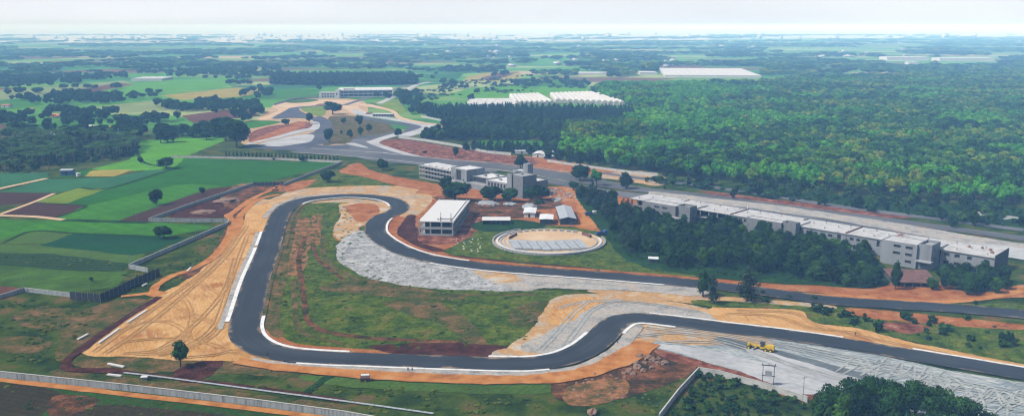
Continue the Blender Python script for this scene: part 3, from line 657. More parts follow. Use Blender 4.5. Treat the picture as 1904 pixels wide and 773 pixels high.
# right-hand side of travel (TR runs: back straight -> hairpin -> left straight -> bottom -> right)
side_band((1240,524),(815,486), EDG, 1.3)      # back straight, near side
side_band((860,492),(712,406), -EDG, 1.5)      # outer of the gravel bend, far side
side_band((741,384),(545,380), EDG, 1.6)
side_band((511,430),(503,455), -EDG - 0.2, 1.8)
side_band((500,462),(457,598), -EDG - 0.2, 2.0)
side_band((457,592),(640,668), EDG, 1.7)
side_band((565,664),(1010,676), -EDG, 1.3)
side_band((905,677),(1122,624), EDG, 1.6)
side_band((1128,618),(1262,600), -EDG, 1.6)
side_band((1205,593),(1560,638), EDG, 1.3)
side_band((1690,662),(2050,724), EDG, 1.3)
side_band((560,664),(1110,640), -EDG - 2.4, 3.0, m_gravel2)
side_band((500,655),(1140,604), -EDG - 2.6, 4.4, m_gravel2)
side_band((1130,616),(1180,592), -EDG - 2.0, 4.0, m_gravel2)
side_band((510,432),(454,610), -EDG - 1.9, 1.6, m_gravel2)
side_band((700,440),(1280,528), -EDG - 1.8, 3.0, m_orange)
side_band((640,366),(520,405), -EDG - 1.5, 2.6, m_gravel2)
side_band((720,372),(500,460), EDG + 1.2, 2.0, m_grass_dry)
side_band((500,462),(456,596), EDG - 0.4, 1.6, m_grass_dry)

# wheel ruts in the sand and dusty wheel marks on the apron
m_rut = nat('wheel_rut', [(0.32, 0.155, 0.05), (0.43, 0.235, 0.085), (0.52, 0.31, 0.125)], L=3, L2=0.7, bump=0.6, contrast=0.4, ragL=1.5)
m_dust = nat('dust_mark', [(0.24, 0.26, 0.26), (0.34, 0.36, 0.35), (0.44, 0.45, 0.43)], L=3, L2=0.7, bump=0.3, contrast=0.3, ragL=1.5)
for px in [[(180,655),(240,610),(310,560),(390,500),(440,440)], [(200,658),(270,610),(350,545),(420,480),(462,420)], [(230,660),(300,650),(370,600),(420,540),(440,480)], [(250,662),(330,655),(400,625),(425,580)], [(300,664),(360,640),(405,600),(432,520),(462,440)],
           [(340,668),(400,662),(435,655),(470,668)], [(215,640),(300,632),(380,640),(440,660)], [(205,625),(280,600),(330,610),(360,650)], [(300,560),(340,580),(390,600),(420,610)], [(360,520),(400,545),(432,560)], [(330,545),(350,580),(340,630),(300,655)],
           [(1090,560),(1060,585),(1030,620),(1000,650)], [(1150,556),(1100,575),(1070,610),(1040,650)], [(1040,575),(1100,562),(1200,566),(1300,582)], [(1350,585),(1440,590),(1500,610),(1600,622)], [(1370,580),(1470,584),(1520,608),(1640,636),(1760,660)]]:
    for dx in (0, 1.7):
        strip('wheel_rut', offset_line(catmull(GX(px), False, 8), dx), .36, m_rut if px[0][0] < 1000 or px[0][0] > 1300 else m_dust, 14, soft=.3, smooth=0, wob=.5)
qd = random.Random(21)
for k in range(30):
    x = 1560 + k * 11 + qd.uniform(-9, 9); y = 670 + (x - 1560) * .235 + qd.uniform(-6, 8)
    a_ = qd.uniform(-22, 22); q_ = qd.uniform(.4, 1.2); strip('dust_mark', GX([(x, y + 26 * q_), (x + 14 + a_, y + 6), (x + 30 + a_, y - 8 * q_), (x + 46 * q_ + 20, y + 16), (x + 60 * q_ + a_, y + 30 * q_)]), .28, m_dust, 14, soft=.3, wob=.5)
for px in [[(1200,612),(1300,622),(1420,640),(1560,672),(1760,720),(1960,770)], [(1230,608),(1350,622),(1500,650),(1700,694),(1960,752)], [(1180,628),(1260,622),(1340,636),(1400,655),(1500,690),(1640,730)], [(1240,640),(1330,640),(1430,668),(1520,700)]]:
    for dx in (0, 1.9): strip('dust_mark', offset_line(catmull(GX(px), False, 8), dx), .3, m_dust, 14, soft=.3, smooth=0, wob=.5)

# dirt roads
ROADS = [([(440,672),(500,682),(560,688),(700,699),(880,707),(1000,706),(1080,696),(1140,676),(1180,655),(1205,638)], [4, 4, 5, 6, 7, 7, 8, 9, 8], m_road_o, 16),
 ([(225,552),(280,545),(291,532),(320,514),(360,500),(400,476),(424,444),(432,415),(425,402),(435,395),(470,370),(500,356)], [1.5, 2.4, 2.6, 3, 3, 3, 3.6, 3.6, 3.4, 3.4, 3], m_road_o, 12),
 ([(400,476),(430,446),(445,420),(448,400),(480,372),(520,362)], [2, 2.5, 3, 3, 3], m_road_o, 11),
 ([(280,545),(300,549)], [5, 7], m_road_o, 12),
 ([(-40,702),(0,707),(120,720),(247,735),(400,752),(560,772),(700,792)], 2.0, m_road_o, 10),
 ([(1060,350),(1085,365),(1098,385),(1110,405),(1108,425)], [12, 14, 16, 16], m_road_o, 8),
 ([(880,380),(960,377),(1060,372),(1090,372)], 8, m_road_o, 8),
 ([(1460,546),(1600,553),(1750,562),(1870,548),(1904,535)], 3.5, m_road_o, 9)]
for px, w, m, lv in ROADS: strip('dirt_road', GX(px), w, m, lv, soft=1.0, wob=0.35)
for px, w, m, lv, nm in [
 ([(296,553),(250,582),(200,615),(155,648),(128,668),(124,680),(134,688),(220,690)], 3.4, m_trench, 13, 'trench'),
 ([(220,690),(300,700),(480,722),(640,745)], 2.5, m_trench, 6, 'trench'),
 ([(581,452),(590,480),(612,500),(640,520)], 1.2, m_redgrass, 8, 'ditch'),
 ([(568,440),(556,480),(560,520),(566,560),(570,590),(583,606),(610,618),(680,628),(780,634),(860,636)], [1.4, 1.6, 2.0, 3.0, 3.0], m_redgrass, 8, 'ditch'),
 ([(545,520),(548,560),(552,600),(570,622),(640,640)], 1.8, m_grass_dry, 7, 'ditch'),
 ([(600,440),(604,480),(640,508),(720,535),(860,548),(1000,548)], 1.6, m_grass_dry, 7, 'ditch'),
 ([(570,730),(605,704),(620,700)], 1.6, m_scrub, 8, 'ditch'),
 ([(760,452),(800,470),(900,482),(1100,500)], 1.6, m_trench, 8, 'ditch')]:
    strip(nm, GX(px), [x * .6 for x in w] if isinstance(w, list) else w * .6, m, lv, soft=1.4, wob=0.6)
strip('drain', GX([(230,694),(300,702),(480,726),(640,747),(806,770)]), 1.0, m_cwall, 14)

# ---------------------------------------------------------------- haze: even air over the whole land, sky outside
def haze():
    me = bpy.data.meshes.new('haze'); b = MB().box(GX0 - 200, GX1 + 200, GY0 - 200, GY1 + 200, -1.0, 128.0)
    m = bpy.data.materials.new('haze_air'); m.use_nodes = True; t = m.node_tree
    t.nodes.remove(t.nodes['Principled BSDF'])
    v = t.nodes.new('ShaderNodeVolumePrincipled')
    v.inputs['Color'].default_value = HAZE_COL; v.inputs['Absorption Color'].default_value = (0.88, 0.88, 0.88, 1); v.inputs['Density'].default_value = HAZE_D; v.inputs['Anisotropy'].default_value = -0.3
    t.links.new(v.outputs[0], t.nodes['Material Output'].inputs['Volume'])
    tag(b.build('haze', m), kind='stuff')
HAZE_D, HAZE_COL = 0.00021, (0.26, 0.55, 1.0, 1)
haze()

# ---------------------------------------------------------------- trees
m_bark = solid('bark', (0.10, 0.075, 0.05), 0.95, 0.2, 2.0, 0.4)
m_barkp = solid('palm_bark', (0.20, 0.17, 0.13), 0.95, 0.2, 2.0, 0.4)
lf_dark = leafmat('leaf_dark', [(0.008, 0.028, 0.010), (0.014, 0.045, 0.012), (0.024, 0.07, 0.016)])
lf_forest = leafmat('leaf_forest', [(0.009, 0.034, 0.009), (0.018, 0.068, 0.011), (0.036, 0.125, 0.012), (0.085, 0.18, 0.012), (0.17, 0.22, 0.018)], locL=110, locamt=0.7)
lf_bright = leafmat('leaf_bright', [(0.03, 0.15, 0.012), (0.06, 0.25, 0.012), (0.13, 0.36, 0.014)], locL=70, locamt=0.6)
lf_grove = leafmat('leaf_grove', [(0.006, 0.018, 0.008), (0.010, 0.030, 0.009), (0.020, 0.058, 0.010), (0.050, 0.12, 0.012)], locL=40)
lf_grey = leafmat('leaf_grey', [(0.022, 0.042, 0.026), (0.032, 0.056, 0.033), (0.022, 0.05, 0.022)], locL=40)
lf_blue = leafmat('leaf_plantation', [(0.008, 0.03, 0.018), (0.013, 0.044, 0.022), (0.018, 0.06, 0.024)], locL=60)
lf_palm = leafmat('leaf_palm', [(0.015, 0.045, 0.015), (0.03, 0.08, 0.02), (0.05, 0.11, 0.025)], locL=60)
lf_bush = leafmat('leaf_bush', [(0.012, 0.04, 0.010), (0.022, 0.07, 0.012), (0.045, 0.11, 0.018)], locL=20)

lf_weed = leafmat('leaf_weed', [(0.02, 0.045, 0.006), (0.045, 0.085, 0.008), (0.09, 0.13, 0.012), (0.13, 0.14, 0.02)], locL=12)
def _ico():
    bm = bmesh.new(); bmesh.ops.create_icosphere(bm, subdivisions=2, radius=1.0)
    v = np.array([x.co[:] for x in bm.verts]); f = np.array([[q.index for q in x.verts] for x in bm.faces]); bm.free(); return v, f
ICO_V, ICO_F = _ico()
def crown_mesh(name, clumps, leaf, per, seed, mat, core=0.74):
    """clumps: (x,y,z,r,squash). leaf-sized quads through the outer shell of every clump round a lumpy inner mass"""
    r = np.random.default_rng(seed); V = []; T = []; F4 = []; F3 = []; n = 0
    for (cx, cy, cz, cr, sq) in clumps:
        tone = r.uniform(0.5, 1.55)
        if core:
            dv = ICO_V * (1 + 0.22 * np.sin(ICO_V[:, :1] * 5 + cx) * np.cos(ICO_V[:, 1:2] * 6 + cy)) * cr * core
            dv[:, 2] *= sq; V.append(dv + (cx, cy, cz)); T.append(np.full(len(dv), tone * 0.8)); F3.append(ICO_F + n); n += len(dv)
        k = max(6, int(per * cr * cr))
        d = r.normal(size=(k, 3)); d[:, 2] += 0.25; d /= np.linalg.norm(d, axis=1)[:, None]
        rad = cr * r.uniform(0.72, 1.12, size=(k, 1)); c = d * rad; c[:, 2] *= sq; c += (cx, cy, cz)
        nrm = d + r.normal(scale=0.45, size=(k, 3)); nrm /= np.linalg.norm(nrm, axis=1)[:, None]
        a = np.cross(nrm, r.normal(size=(k, 3))); a /= np.linalg.norm(a, axis=1)[:, None]; b = np.cross(nrm, a)
        s = leaf * r.uniform(0.55, 1.3, size=(k, 1)); a *= s; b *= s * 0.7
        q = np.stack([c - a, c + b * 0.9 - a * 0.1, c + a, c - b], 1).reshape(-1, 3); V.append(q)
        T.append(np.repeat(tone * r.uniform(0.75, 1.3, size=k), 4)); F4.append(np.arange(n, n + 4 * k).reshape(-1, 4)); n += 4 * k
    V = np.concatenate(V); T = np.concatenate(T)
    tri = np.concatenate(F3) if F3 else np.zeros((0, 3), int); quad = np.concatenate(F4)
    me = bpy.data.meshes.new(name); me.vertices.add(len(V)); me.vertices.foreach_set('co', V.astype(np.float32).ravel())
    li = np.concatenate([tri.ravel(), quad.ravel()]).astype(np.int32); me.loops.add(len(li)); me.loops.foreach_set('vertex_index', li)
    ls = np.concatenate([np.arange(len(tri)) * 3, len(tri) * 3 + np.arange(len(quad)) * 4]).astype(np.int32)
    lt = np.concatenate([np.full(len(tri), 3), np.full(len(quad), 4)]).astype(np.int32)
    me.polygons.add(len(ls)); me.polygons.foreach_set('loop_start', ls); me.polygons.foreach_set('loop_total', lt)
    me.update(calc_edges=True)
    at = me.attributes.new('tone', 'FLOAT', 'POINT'); at.data.foreach_set('value', T.astype(np.float32))
    me.materials.append(mat); return me
def clumps_round(w, h, z0, k, seed, flat=0.8):
    r = np.random.default_rng(seed); out = []
    for i in range(k):
        while True:
            p = r.uniform(-1, 1, 3)
            if 0.25 < np.linalg.norm(p) < 0.85: break
        cr = r.uniform(0.24, 0.40) * min(w, h) * 0.62
        out.append((p[0] * (w / 2 - cr * 0.7), p[1] * (w / 2 - cr * 0.7), z0 + h / 2 + p[2] * (h / 2 - cr * 0.6), cr, flat))
    out.append((0, 0, z0 + h * 0.5, min(w, h) * 0.28, flat)); return out
def clumps_cone(w, h, z0, k, seed):
    r = np.random.default_rng(seed); out = []
    for i in range(k):
        t = (i + 0.5) / k; a = r.uniform(0, 6.28); rr = w / 2 * (math.sin(min(1, (1 - t) * 1.25) * math.pi / 2)) * 0.75
        cr = max(0.5, rr * r.uniform(0.55, 0.85)); out.append((math.cos(a) * rr * 0.5, math.sin(a) * rr * 0.5, z0 + t * h, cr, 1.15))
    return out
# nominal trees: total height 1 unit = 10 m, crown ~ 10 m tall incl. trunk
KIND = {}
def trunk_mb(h, r, limbs, seed, zc):
    b = MB(); q = random.Random(seed); lean = q.uniform(-.3, .3)
    b.tube([(0, 0, -0.8), (lean * .2, 0, h * .5), (lean, lean * .5, h)], [r * 1.3, r, r * .6], 7)
    for i in range(limbs):
        a = i * 2.4 + q.uniform(-.4, .4); L_ = zc * q.uniform(.5, .9)
        b.tube([(lean * .5, 0, h * q.uniform(.55, .9)), (math.cos(a) * L_ * .5, math.sin(a) * L_ * .5, h + zc * .25), (math.cos(a) * L_, math.sin(a) * L_, h + zc * .6)], [r * .55, r * .35, r * .15], 5)
    return b
def reg(kind, name, variants, trunks): KIND[kind] = (name, variants, trunks)
def mb_mesh(b, nm, mat):
    me = bpy.data.meshes.new(nm); me.from_pydata(b.v, [], b.f)
    for p in me.polygons: p.use_smooth = True
    me.materials.append(mat); return me
trk = [mb_mesh(trunk_mb(3.2, .32, 5, s, 3.5), 'trunk', m_bark) for s in range(3)]
trk_t = [mb_mesh(trunk_mb(6.0, .24, 3, s + 9, 1.6), 'trunk', m_bark) for s in range(2)]
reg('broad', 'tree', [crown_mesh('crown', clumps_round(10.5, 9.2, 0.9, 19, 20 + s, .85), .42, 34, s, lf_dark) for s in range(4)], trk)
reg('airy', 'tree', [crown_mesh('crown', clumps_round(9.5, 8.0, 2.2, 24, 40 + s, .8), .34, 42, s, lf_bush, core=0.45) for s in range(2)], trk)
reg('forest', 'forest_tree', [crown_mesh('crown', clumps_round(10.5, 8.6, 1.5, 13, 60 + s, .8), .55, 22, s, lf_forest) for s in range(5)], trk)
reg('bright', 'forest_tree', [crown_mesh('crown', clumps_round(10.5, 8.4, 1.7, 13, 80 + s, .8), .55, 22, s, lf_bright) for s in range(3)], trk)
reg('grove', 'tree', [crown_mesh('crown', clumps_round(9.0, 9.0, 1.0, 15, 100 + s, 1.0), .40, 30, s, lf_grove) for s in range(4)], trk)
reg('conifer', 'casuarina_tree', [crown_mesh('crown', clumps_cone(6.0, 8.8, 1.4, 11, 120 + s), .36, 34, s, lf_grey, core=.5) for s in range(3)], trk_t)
reg('plant', 'plantation_tree', [crown_mesh('crown', clumps_cone(5.6, 8.6, 1.6, 8, 140 + s), .5, 26, s, lf_blue) for s in range(4)], trk_t)
reg('bush', 'bush', [crown_mesh('foliage', clumps_round(4.2, 3.0, -0.1, 9, 160 + s, .8), .26, 60, s, lf_bush) for s in range(3)], None)
reg('shrub', 'bush', [crown_mesh('foliage', clumps_round(4.6, 3.6, -0.2, 10, 170 + s, .9), .26, 60, s, lf_grove) for s in range(3)], None)
reg('weed', 'weed_clump', [crown_mesh('foliage', [(0, 0, .3, 1.3, .6)] + [(1.1 * math.cos(a * 1.05 + s), 1.1 * math.sin(a * 1.05 + s), .35, .7 + .2 * (a % 3), .7) for a in range(6)], .24, 24, s, lf_weed, core=.8) for s in range(3)], None)
def palm_crown(seed):
    r = random.Random(seed); V = []; Fq = []; T = []
    for k in range(16):
        a = k * 2.399 + r.uniform(-.2, .2); up = r.uniform(0.1, 1.1); L_ = r.uniform(3.0, 4.0); tone = r.uniform(.6, 1.4)
        pts = []
        for i in range(6):
            t = i / 5; pts.append(Vector((math.cos(a) * L_ * t * math.cos(up * (1 - t)), math.sin(a) * L_ * t * math.cos(up * (1 - t)), 9.2 + L_ * (math.sin(up) * t - 0.75 * t * t))))
        sd = Vector((-math.sin(a), math.cos(a), 0))
        for i in range(5):
            w0, w1 = .75 * math.sin(math.pi * (i / 5 * .8 + .12)), .75 * math.sin(math.pi * ((i + 1) / 5 * .8 + .12))
            for sgn in (1, -1):
                n = len(V); dr = Vector((0, 0, -.45))
                V += [pts[i], pts[i + 1], pts[i + 1] + (sd * sgn + dr) * w1, pts[i] + (sd * sgn + dr) * w0]; T += [tone] * 4
                Fq.append((n, n + 1, n + 2, n + 3))
    me = bpy.data.meshes.new('fronds'); me.from_pydata([tuple(v) for v in V], [], Fq)
    at = me.attributes.new('tone', 'FLOAT', 'POINT'); at.data.foreach_set('value', T); me.materials.append(lf_palm); return me
ptrk = mb_mesh(MB().tube([(0, 0, -.8), (.15, .1, 4), (0, 0, 9.2)], [.30, .2, .16], 7), 'trunk', m_barkp)
reg('palm', 'palm_tree', [palm_crown(s) for s in range(3)], [ptrk])

TCOUNT = [0]; PROTO = {}
def plant(kind, x, y, h, w=None, label=None, group=None, cat=None, rot=None, z=0.0):
    """one tree as its own object (empty at the foot > trunk, crown); h, w in metres"""
    nm, vs, ts = KIND[kind]; TCOUNT[0] += 1; i = TCOUNT[0]
    base_h = {'bush': 3.0, 'shrub': 3.6, 'weed': 2.2}.get(kind, 10.2); base_w = {'weed': 4.2, 'bush': 4.2, 'shrub': 4.6, 'conifer': 5.2, 'plant': 5.0, 'palm': 7.0}.get(kind, 10.0)
    sz = h / base_h; sx = (w / base_w) if w else sz * rnd.uniform(.85, 1.15)
    rz = rnd.uniform(0, 6.28) if rot is None else rot
    if kind in ('bush', 'shrub', 'weed'):
        e = bpy.data.objects.new(nm, vs[i % len(vs)]); COL.objects.link(e); e.location = (x, y, z); e.rotation_euler = (0, 0, rz)
    else:
        e = empty(nm, (x, y, z), rz)
        c = bpy.data.objects.new('fronds' if kind == 'palm' else 'crown', vs[i % len(vs)]); COL.objects.link(c); c.parent = e
        t = bpy.data.objects.new('trunk', ts[i % len(ts)]); COL.objects.link(t); t.parent = e
    e.scale = (sx, sx * rnd.uniform(.9, 1.1), sz)
    tag(e, label, cat or ('bush' if kind in ('bush', 'shrub') else 'weeds' if kind == 'weed' else 'palm tree' if kind == 'palm' else 'tree'), group)
    return e
def inpoly(x, y, poly):
    c = False; j = len(poly) - 1
    for i in range(len(poly)):
        if (poly[i][1] > y) != (poly[j][1] > y) and x < (poly[j][0] - poly[i][0]) * (y - poly[i][1]) / (poly[j][1] - poly[i][1]) + poly[i][0]: c = not c
        j = i
    return c
def project(x, y, z=0.0):
    dy, dz = y, z - CAMH; dep = dy * CP - dz * SP; up = dy * SP + dz * CP
    return (W / 2 + F * x / dep, HH / 2 - F * up / dep)
def scatter(px, spacing, seed, keep=1.0, jit=0.42):
    P = [(p.x, p.y) for p in GX(px)]; r = random.Random(seed); out = []
    x0, x1 = min(p[0] for p in P), max(p[0] for p in P); y0, y1 = min(p[1] for p in P), max(p[1] for p in P)
    nx, ny = int((x1 - x0) / spacing) + 1, int((y1 - y0) / spacing) + 1
    for j in range(ny):
        for i in range(nx):
            x = x0 + (i + .5 + r.uniform(-jit, jit)) * spacing; y = y0 + (j + .5 + r.uniform(-jit, jit)) * spacing
            if abs(x) > 0.62 * y + 25 : continue
            if keep < 1 and r.random() > keep: continue
            if inpoly(x, y, P): out.append((x, y))
    return out
EXC = [(1185,152,1420,124),(1070,150,1130,134),(1640,126,1735,102),(1738,126,1860,104),(236,158,312,139),(860,206,962,178),(1680,126,1715,114)]
def clumpy(pts, L, th, seed):
    return [p for p in pts if not any(a < q[0] < c and d < q[1] < b for (a, b, c, d) in EXC for q in [project(p[0], p[1])]) and noise.noise(Vector((p[0] / L, p[1] / L, seed))) > th]

def stuff(name, label_unused, pts, kinds, hs, wr=1.0, zs=None):
    """a mass of vegetation nobody could count: ONE object, geometry nodes place whole crowns on its points"""
    if not pts: return
    n = len(pts); r = np.random.default_rng(len(pts))
    me = bpy.data.meshes.new(name); P = np.zeros((n, 3), np.float32); P[:, :2] = np.array(pts)
    if zs is not None: P[:, 2] = zs
    me.vertices.add(n); me.vertices.foreach_set('co', P.ravel())
    base_h = 3.2 if kinds[0] in ('bush', 'shrub') else 2.2 if kinds[0] == 'weed' else 10.2
    h = r.uniform(hs[0], hs[1], n) / base_h; sx = h * r.uniform(.85, 1.25, n) * wr
    a = me.attributes.new('scl', 'FLOAT_VECTOR', 'POINT'); a.data.foreach_set('vector', np.stack([sx, sx, h], 1).astype(np.float32).ravel())
    a = me.attributes.new('rz', 'FLOAT_VECTOR', 'POINT'); z = np.zeros((n, 3), np.float32); z[:, 2] = r.uniform(0, 6.28, n); a.data.foreach_set('vector', z.ravel())
    srcs = [SRC[k][i] for k in kinds for i in range(len(SRC[k]))]
    a = me.attributes.new('pick', 'INT', 'POINT'); a.data.foreach_set('value', r.integers(0, len(srcs), n).astype(np.int32))
    o = link_mesh(name, me); tag(o, kind='stuff')
    ng = bpy.data.node_groups.new(name, 'GeometryNodeTree'); ng.interface.new_socket('Geometry', in_out='INPUT', socket_type='NodeSocketGeometry'); ng.interface.new_socket('Geometry', in_out='OUTPUT', socket_type='NodeSocketGeometry')
    gi, go = ng.nodes.new('NodeGroupInput'), ng.nodes.new('NodeGroupOutput')
    ip = ng.nodes.new('GeometryNodeInstanceOnPoints'); ip.inputs['Pick Instance'].default_value = True
    jn = ng.nodes.new('GeometryNodeJoinGeometry')
    for s in reversed(srcs):
        ob = ng.nodes.new('GeometryNodeObjectInfo'); ob.inputs['Object'].default_value = s; ob.inputs['As Instance'].default_value = True; ob.transform_space = 'ORIGINAL'
        ng.links.new(ob.outputs['Geometry'], jn.inputs['Geometry'])
    def nat_(nm, ty):
        q = ng.nodes.new('GeometryNodeInputNamedAttribute'); q.data_type = ty; q.inputs['Name'].default_value = nm; return q.outputs['Attribute']
    ng.links.new(gi.outputs[0], ip.inputs['Points']); ng.links.new(jn.outputs[0], ip.inputs['Instance'])
    ng.links.new(nat_('pick', 'INT'), ip.inputs['Instance Index']); ng.links.new(nat_('rz', 'FLOAT_VECTOR'), ip.inputs['Rotation']); ng.links.new(nat_('scl', 'FLOAT_VECTOR'), ip.inputs['Scale'])
    ng.links.new(ip.outputs[0], go.inputs[0])
    md = o.modifiers.new('scatter', 'NODES'); md.node_group = ng
    return o

# --- single trees that stand out in the photograph: pixel foot, height, width, kind, label
def ptree(kind, x, y, hp, wp, label, group=None):
    g = G(x, y); m = mpp(y)
    return plant(kind, g.x, g.y, hp * m * 1.02, wp * m, label, group)
LONE = [
 ('airy',336,682,53,45,'lone round leafy tree on the sand corner below the left bend of the track'),
 ('broad',290,382,33,29,'small dark tree with a bare trunk in the middle of the green crop field'),
 ('broad',376,362,15,15,'little round dark tree on the brown ploughed strip beside the boundary wall'),
 ('broad',305,443,27,37,'wide dark tree in the lower left field next to the boundary wall'),
 ('broad',309,314,24,36,'broad dark tree on the upper edge of the big green field'),
 ('broad',262,304,13,13,'small dark tree left of the broad tree at the upper edge of the field'),
 ('broad',440,273,54,56,'huge dark tree at the left end of the far asphalt'),
 ('broad',420,262,36,34,'dark tree leaning on the left of the huge tree'),
 ('broad',619,213,26,37,'spreading tree on the pale lawn of the far circuit'),
 ('airy',575,231,22,18,'feathery light green tree at the edge of the far asphalt bend'),
 ('broad',612,265,27,23,'dark tree standing on the asphalt junction of the far circuit'),
 ('broad',532,234,15,20,'round dark tree on the red earth of the far circuit'),
 ('broad',639,231,13,12,'small tree left of the taller tree on the far circuit island'),
 ('broad',668,235,23,17,'tall round tree in the middle of the far circuit island'),
 ('broad',651,257,17,14,'dark round tree on the near edge of the far circuit island'),
 ('airy',670,255,20,15,'grey green tree beside the dark round tree on the far island'),
 ('airy',686,247,17,16,'grey green tree with pale leaning stems on the far island'),
 ('broad',635,250,8,7,'tiny dark bush-like tree left on the far island'),
 ('broad',740,255,17,18,'dark tree at the white run-off of the far hairpin'),
 ('broad',847,293,23,13,'narrow dark tree on the red mounds beside the main straight'),
 ('broad',711,317,23,26,'tree above the orange dirt road left of the long concrete building'),
 ('broad',610,339,24,31,'low dark tree in the grass left of the orange dirt road'),
 ('broad',968,314,27,28,'round dark tree behind the tower of the concrete building'),
 ('broad',1079,337,34,38,'dark tree in front of the service road beside the bright green tree'),
 ('bright',1109,346,35,30,'bright green tree beside the dark tree at the service road'),
 ('grove',1164,352,34,38,'dark tree standing alone at the end of the main straight verge'),
 ('broad',1066,354,18,26,'low dark tree at the top of the dark tree row'),
 ('broad',846,374,42,62,'large dark tree in front of the left part of the concrete building'),
 ('broad',829,352,26,30,'dark tree against the open frame wing of the concrete building'),
 ('broad',914,374,30,50,'wide dark tree in front of the row of small windows'),
 ('broad',950,376,28,40,'dark tree left of the blank concrete corner'),
 ('broad',986,370,24,28,'left one of the two dark trees at the right end of the concrete building'),
 ('broad',1006,372,30,36,'right one of the two dark trees at the right end of the concrete building'),
 ('grove',1307,552,56,42,'tall black-green tree overlapping the back straight'),
 ('conifer',1326,566,62,26,'thin tree just right of the tall dark tree on the back straight'),
 ('conifer',1390,560,72,48,'grey feathery tree beside the back straight'),
 ('grove',1664,539,56,27,'slim tree alone on the orange earth by the pit building'),
 ('broad',562,300,11,18,'dark bushy tree at the end of the hedge wall above the green field'),
 ('broad',138,257,22,30,'round black-green tree between the sheds on the far left'),
 ('broad',484,168,14,12,'dark tree on the field edge left of the far white building'),
 ('broad',876,190,17,16,'tree left of the white greenhouse roof'),
 ('broad',594,168,9,12,'small tree beside the far white building'),
 ('bush',1423,562,14,28,'dark bush on the near verge of the back straight'),
 ('bush',1680,594,16,42,'broad dark bush between the two tracks on the right'),
 ('bush',1794,594,15,25,'small dark bush on the verge of the back straight at right'),
 ('bush',1520,580,20,36,'dark bush at the tip of the sand strip'),
 ('bush',1636,618,26,32,'tall bush beside the bare red earth between the tracks'),
 ('bush',1756,616,22,40,'dark bush right of centre between the two tracks'),
 ('bush',1870,642,34,36,'tall rounded bush at the right edge between the tracks'),
 ('bush',1586,604,18,26,'bush between the tip of the sand and the tall bush'),
 ('bush',508,298,7,9,'small dark bush at the hedge wall'),
 ('bush',170,523,11,10,'small dark bush in the light green field on the left'),
 ('shrub',1000,378,8,30,'low dark shrub under the two trees by the concrete building'),
 ('shrub',790,285,6,12,'small shrub on the verge of the main straight'),
]
FIRST = {}
for k, x, y, hp, wp, lb in LONE:
    o = ptree(k, x, y, hp, wp, lb); FIRST.setdefault(k, o)

# sources for the uncountable masses are crowns of real single trees of the scene
SRC = {}
def srcs_for(kind, spots, lab, grp, h):
    out = []
    for i, (x, y) in enumerate(spots):
        TCOUNT[0] = i - 1 + 1000 * len(KIND[kind][1])
        e = plant(kind, x, y, h, None, lab, grp)
        out.append(e if kind in ('bush', 'shrub', 'weed') else [c for c in e.children if c.name.startswith(('crown', 'fronds'))][0])
    SRC[kind] = out
GF = 'trees along the near edge of the forest'; LFr = 'forest tree with dark green crown in the near edge of the large forest'
def gp(l): return [(G(x, y).x, G(x, y).y) for x, y in l]
srcs_for('forest', gp([(1400, 344), (1450, 348), (1520, 354), (1590, 360), (1660, 366)]), LFr, GF, 13)
GB = 'bright green trees at the near edge of the forest'; LBr = 'bright yellow-green tree among the dark ones of the forest edge'
srcs_for('bright', gp([(1620, 362), (1700, 369), (1780, 374)]), LBr, GB, 13)
GP = 'narrow trees of the plantation below the greenhouses'; LP = 'narrow dark plantation tree in the rows below the greenhouses'
srcs_for('plant', gp([(840, 222), (900, 226), (960, 227), (1020, 228)]), LP, GP, 13)
GG = 'dark trees of the grove in front of the pit building'; LG = 'dark tree in the dense grove between pit building and back straight'
srcs_for('grove', gp([(1180, 470), (1260, 480), (1350, 480), (1440, 500)]), LG, GG, 11)
GBb = 'bushes in the strip between the two tracks'; LBb = 'low green bush in the strip between the two tracks'
srcs_for('bush', gp([(1560, 590), (1610, 598), (1720, 620)]), LBb, GBb, 2.6)
srcs_for('weed', gp([(700, 600), (820, 620), (640, 560)]), 'low clump of yellow green weeds on the infield', 'weed clumps on the infield', 1.0)
GPa = 'palms of the grove on the far left'; LPa = 'palm tree in the dense palm grove on the far left'
srcs_for('palm', gp([(60, 290), (120, 300), (180, 285)]), LPa, GPa, 11)
GM = 'trees of the hedgerows and villages on the far left'; LM = 'round dark tree in the tree belts on the far left'
srcs_for('broad', gp([(60, 232), (120, 250), (330, 222), (400, 212)]), LM, GM, 11)

# forest on the right: the trees that show largest one by one, the mass behind as one wood
FOR = [(1040,292),(1060,262),(1058,240),(1100,240),(1185,228),(1165,196),(1098,176),(1125,163),(1240,162),(1420,160),(1500,150),(1960,140),(2040,150),(2040,402),(1904,386),(1700,369),(1500,353),(1330,337),(1215,326),(1180,316),(1120,306)]
fp = scatter(FOR, 8.2, 5, 0.97)
fp.sort(key=lambda p: p[1])
near_f, far_f = fp[:285], fp[285:]
for p in near_f:
    br = noise.noise(Vector((p[0] / 60, p[1] / 60, 3.3))) > 0.18
    plant('bright' if br else 'forest', p[0], p[1], rnd.uniform(10.5, 16), rnd.uniform(9, 13.5), LBr if br else LFr, GB if br else GF)
def isbright(p):
    x, y = project(p[0], p[1]); n = noise.noise(Vector((p[0] / 90, p[1] / 90, 7.7)))
    return n + 0.62 * math.exp(-((x - 1265) / 150) ** 2 - (max(0, y - 235) / 60) ** 2) > 0.30 + 0.12 * ((p[0] * 7.3 + p[1] * 3.1) % 1 - .5) * 3
stuff('forest', '', [p for p in far_f if not isbright(p)], ['forest'], (9.5, 16.5), 0.98)
stuff('forest', '', [p for p in far_f if isbright(p)], ['bright'], (10, 16), 0.98)
print('forest', len(fp))

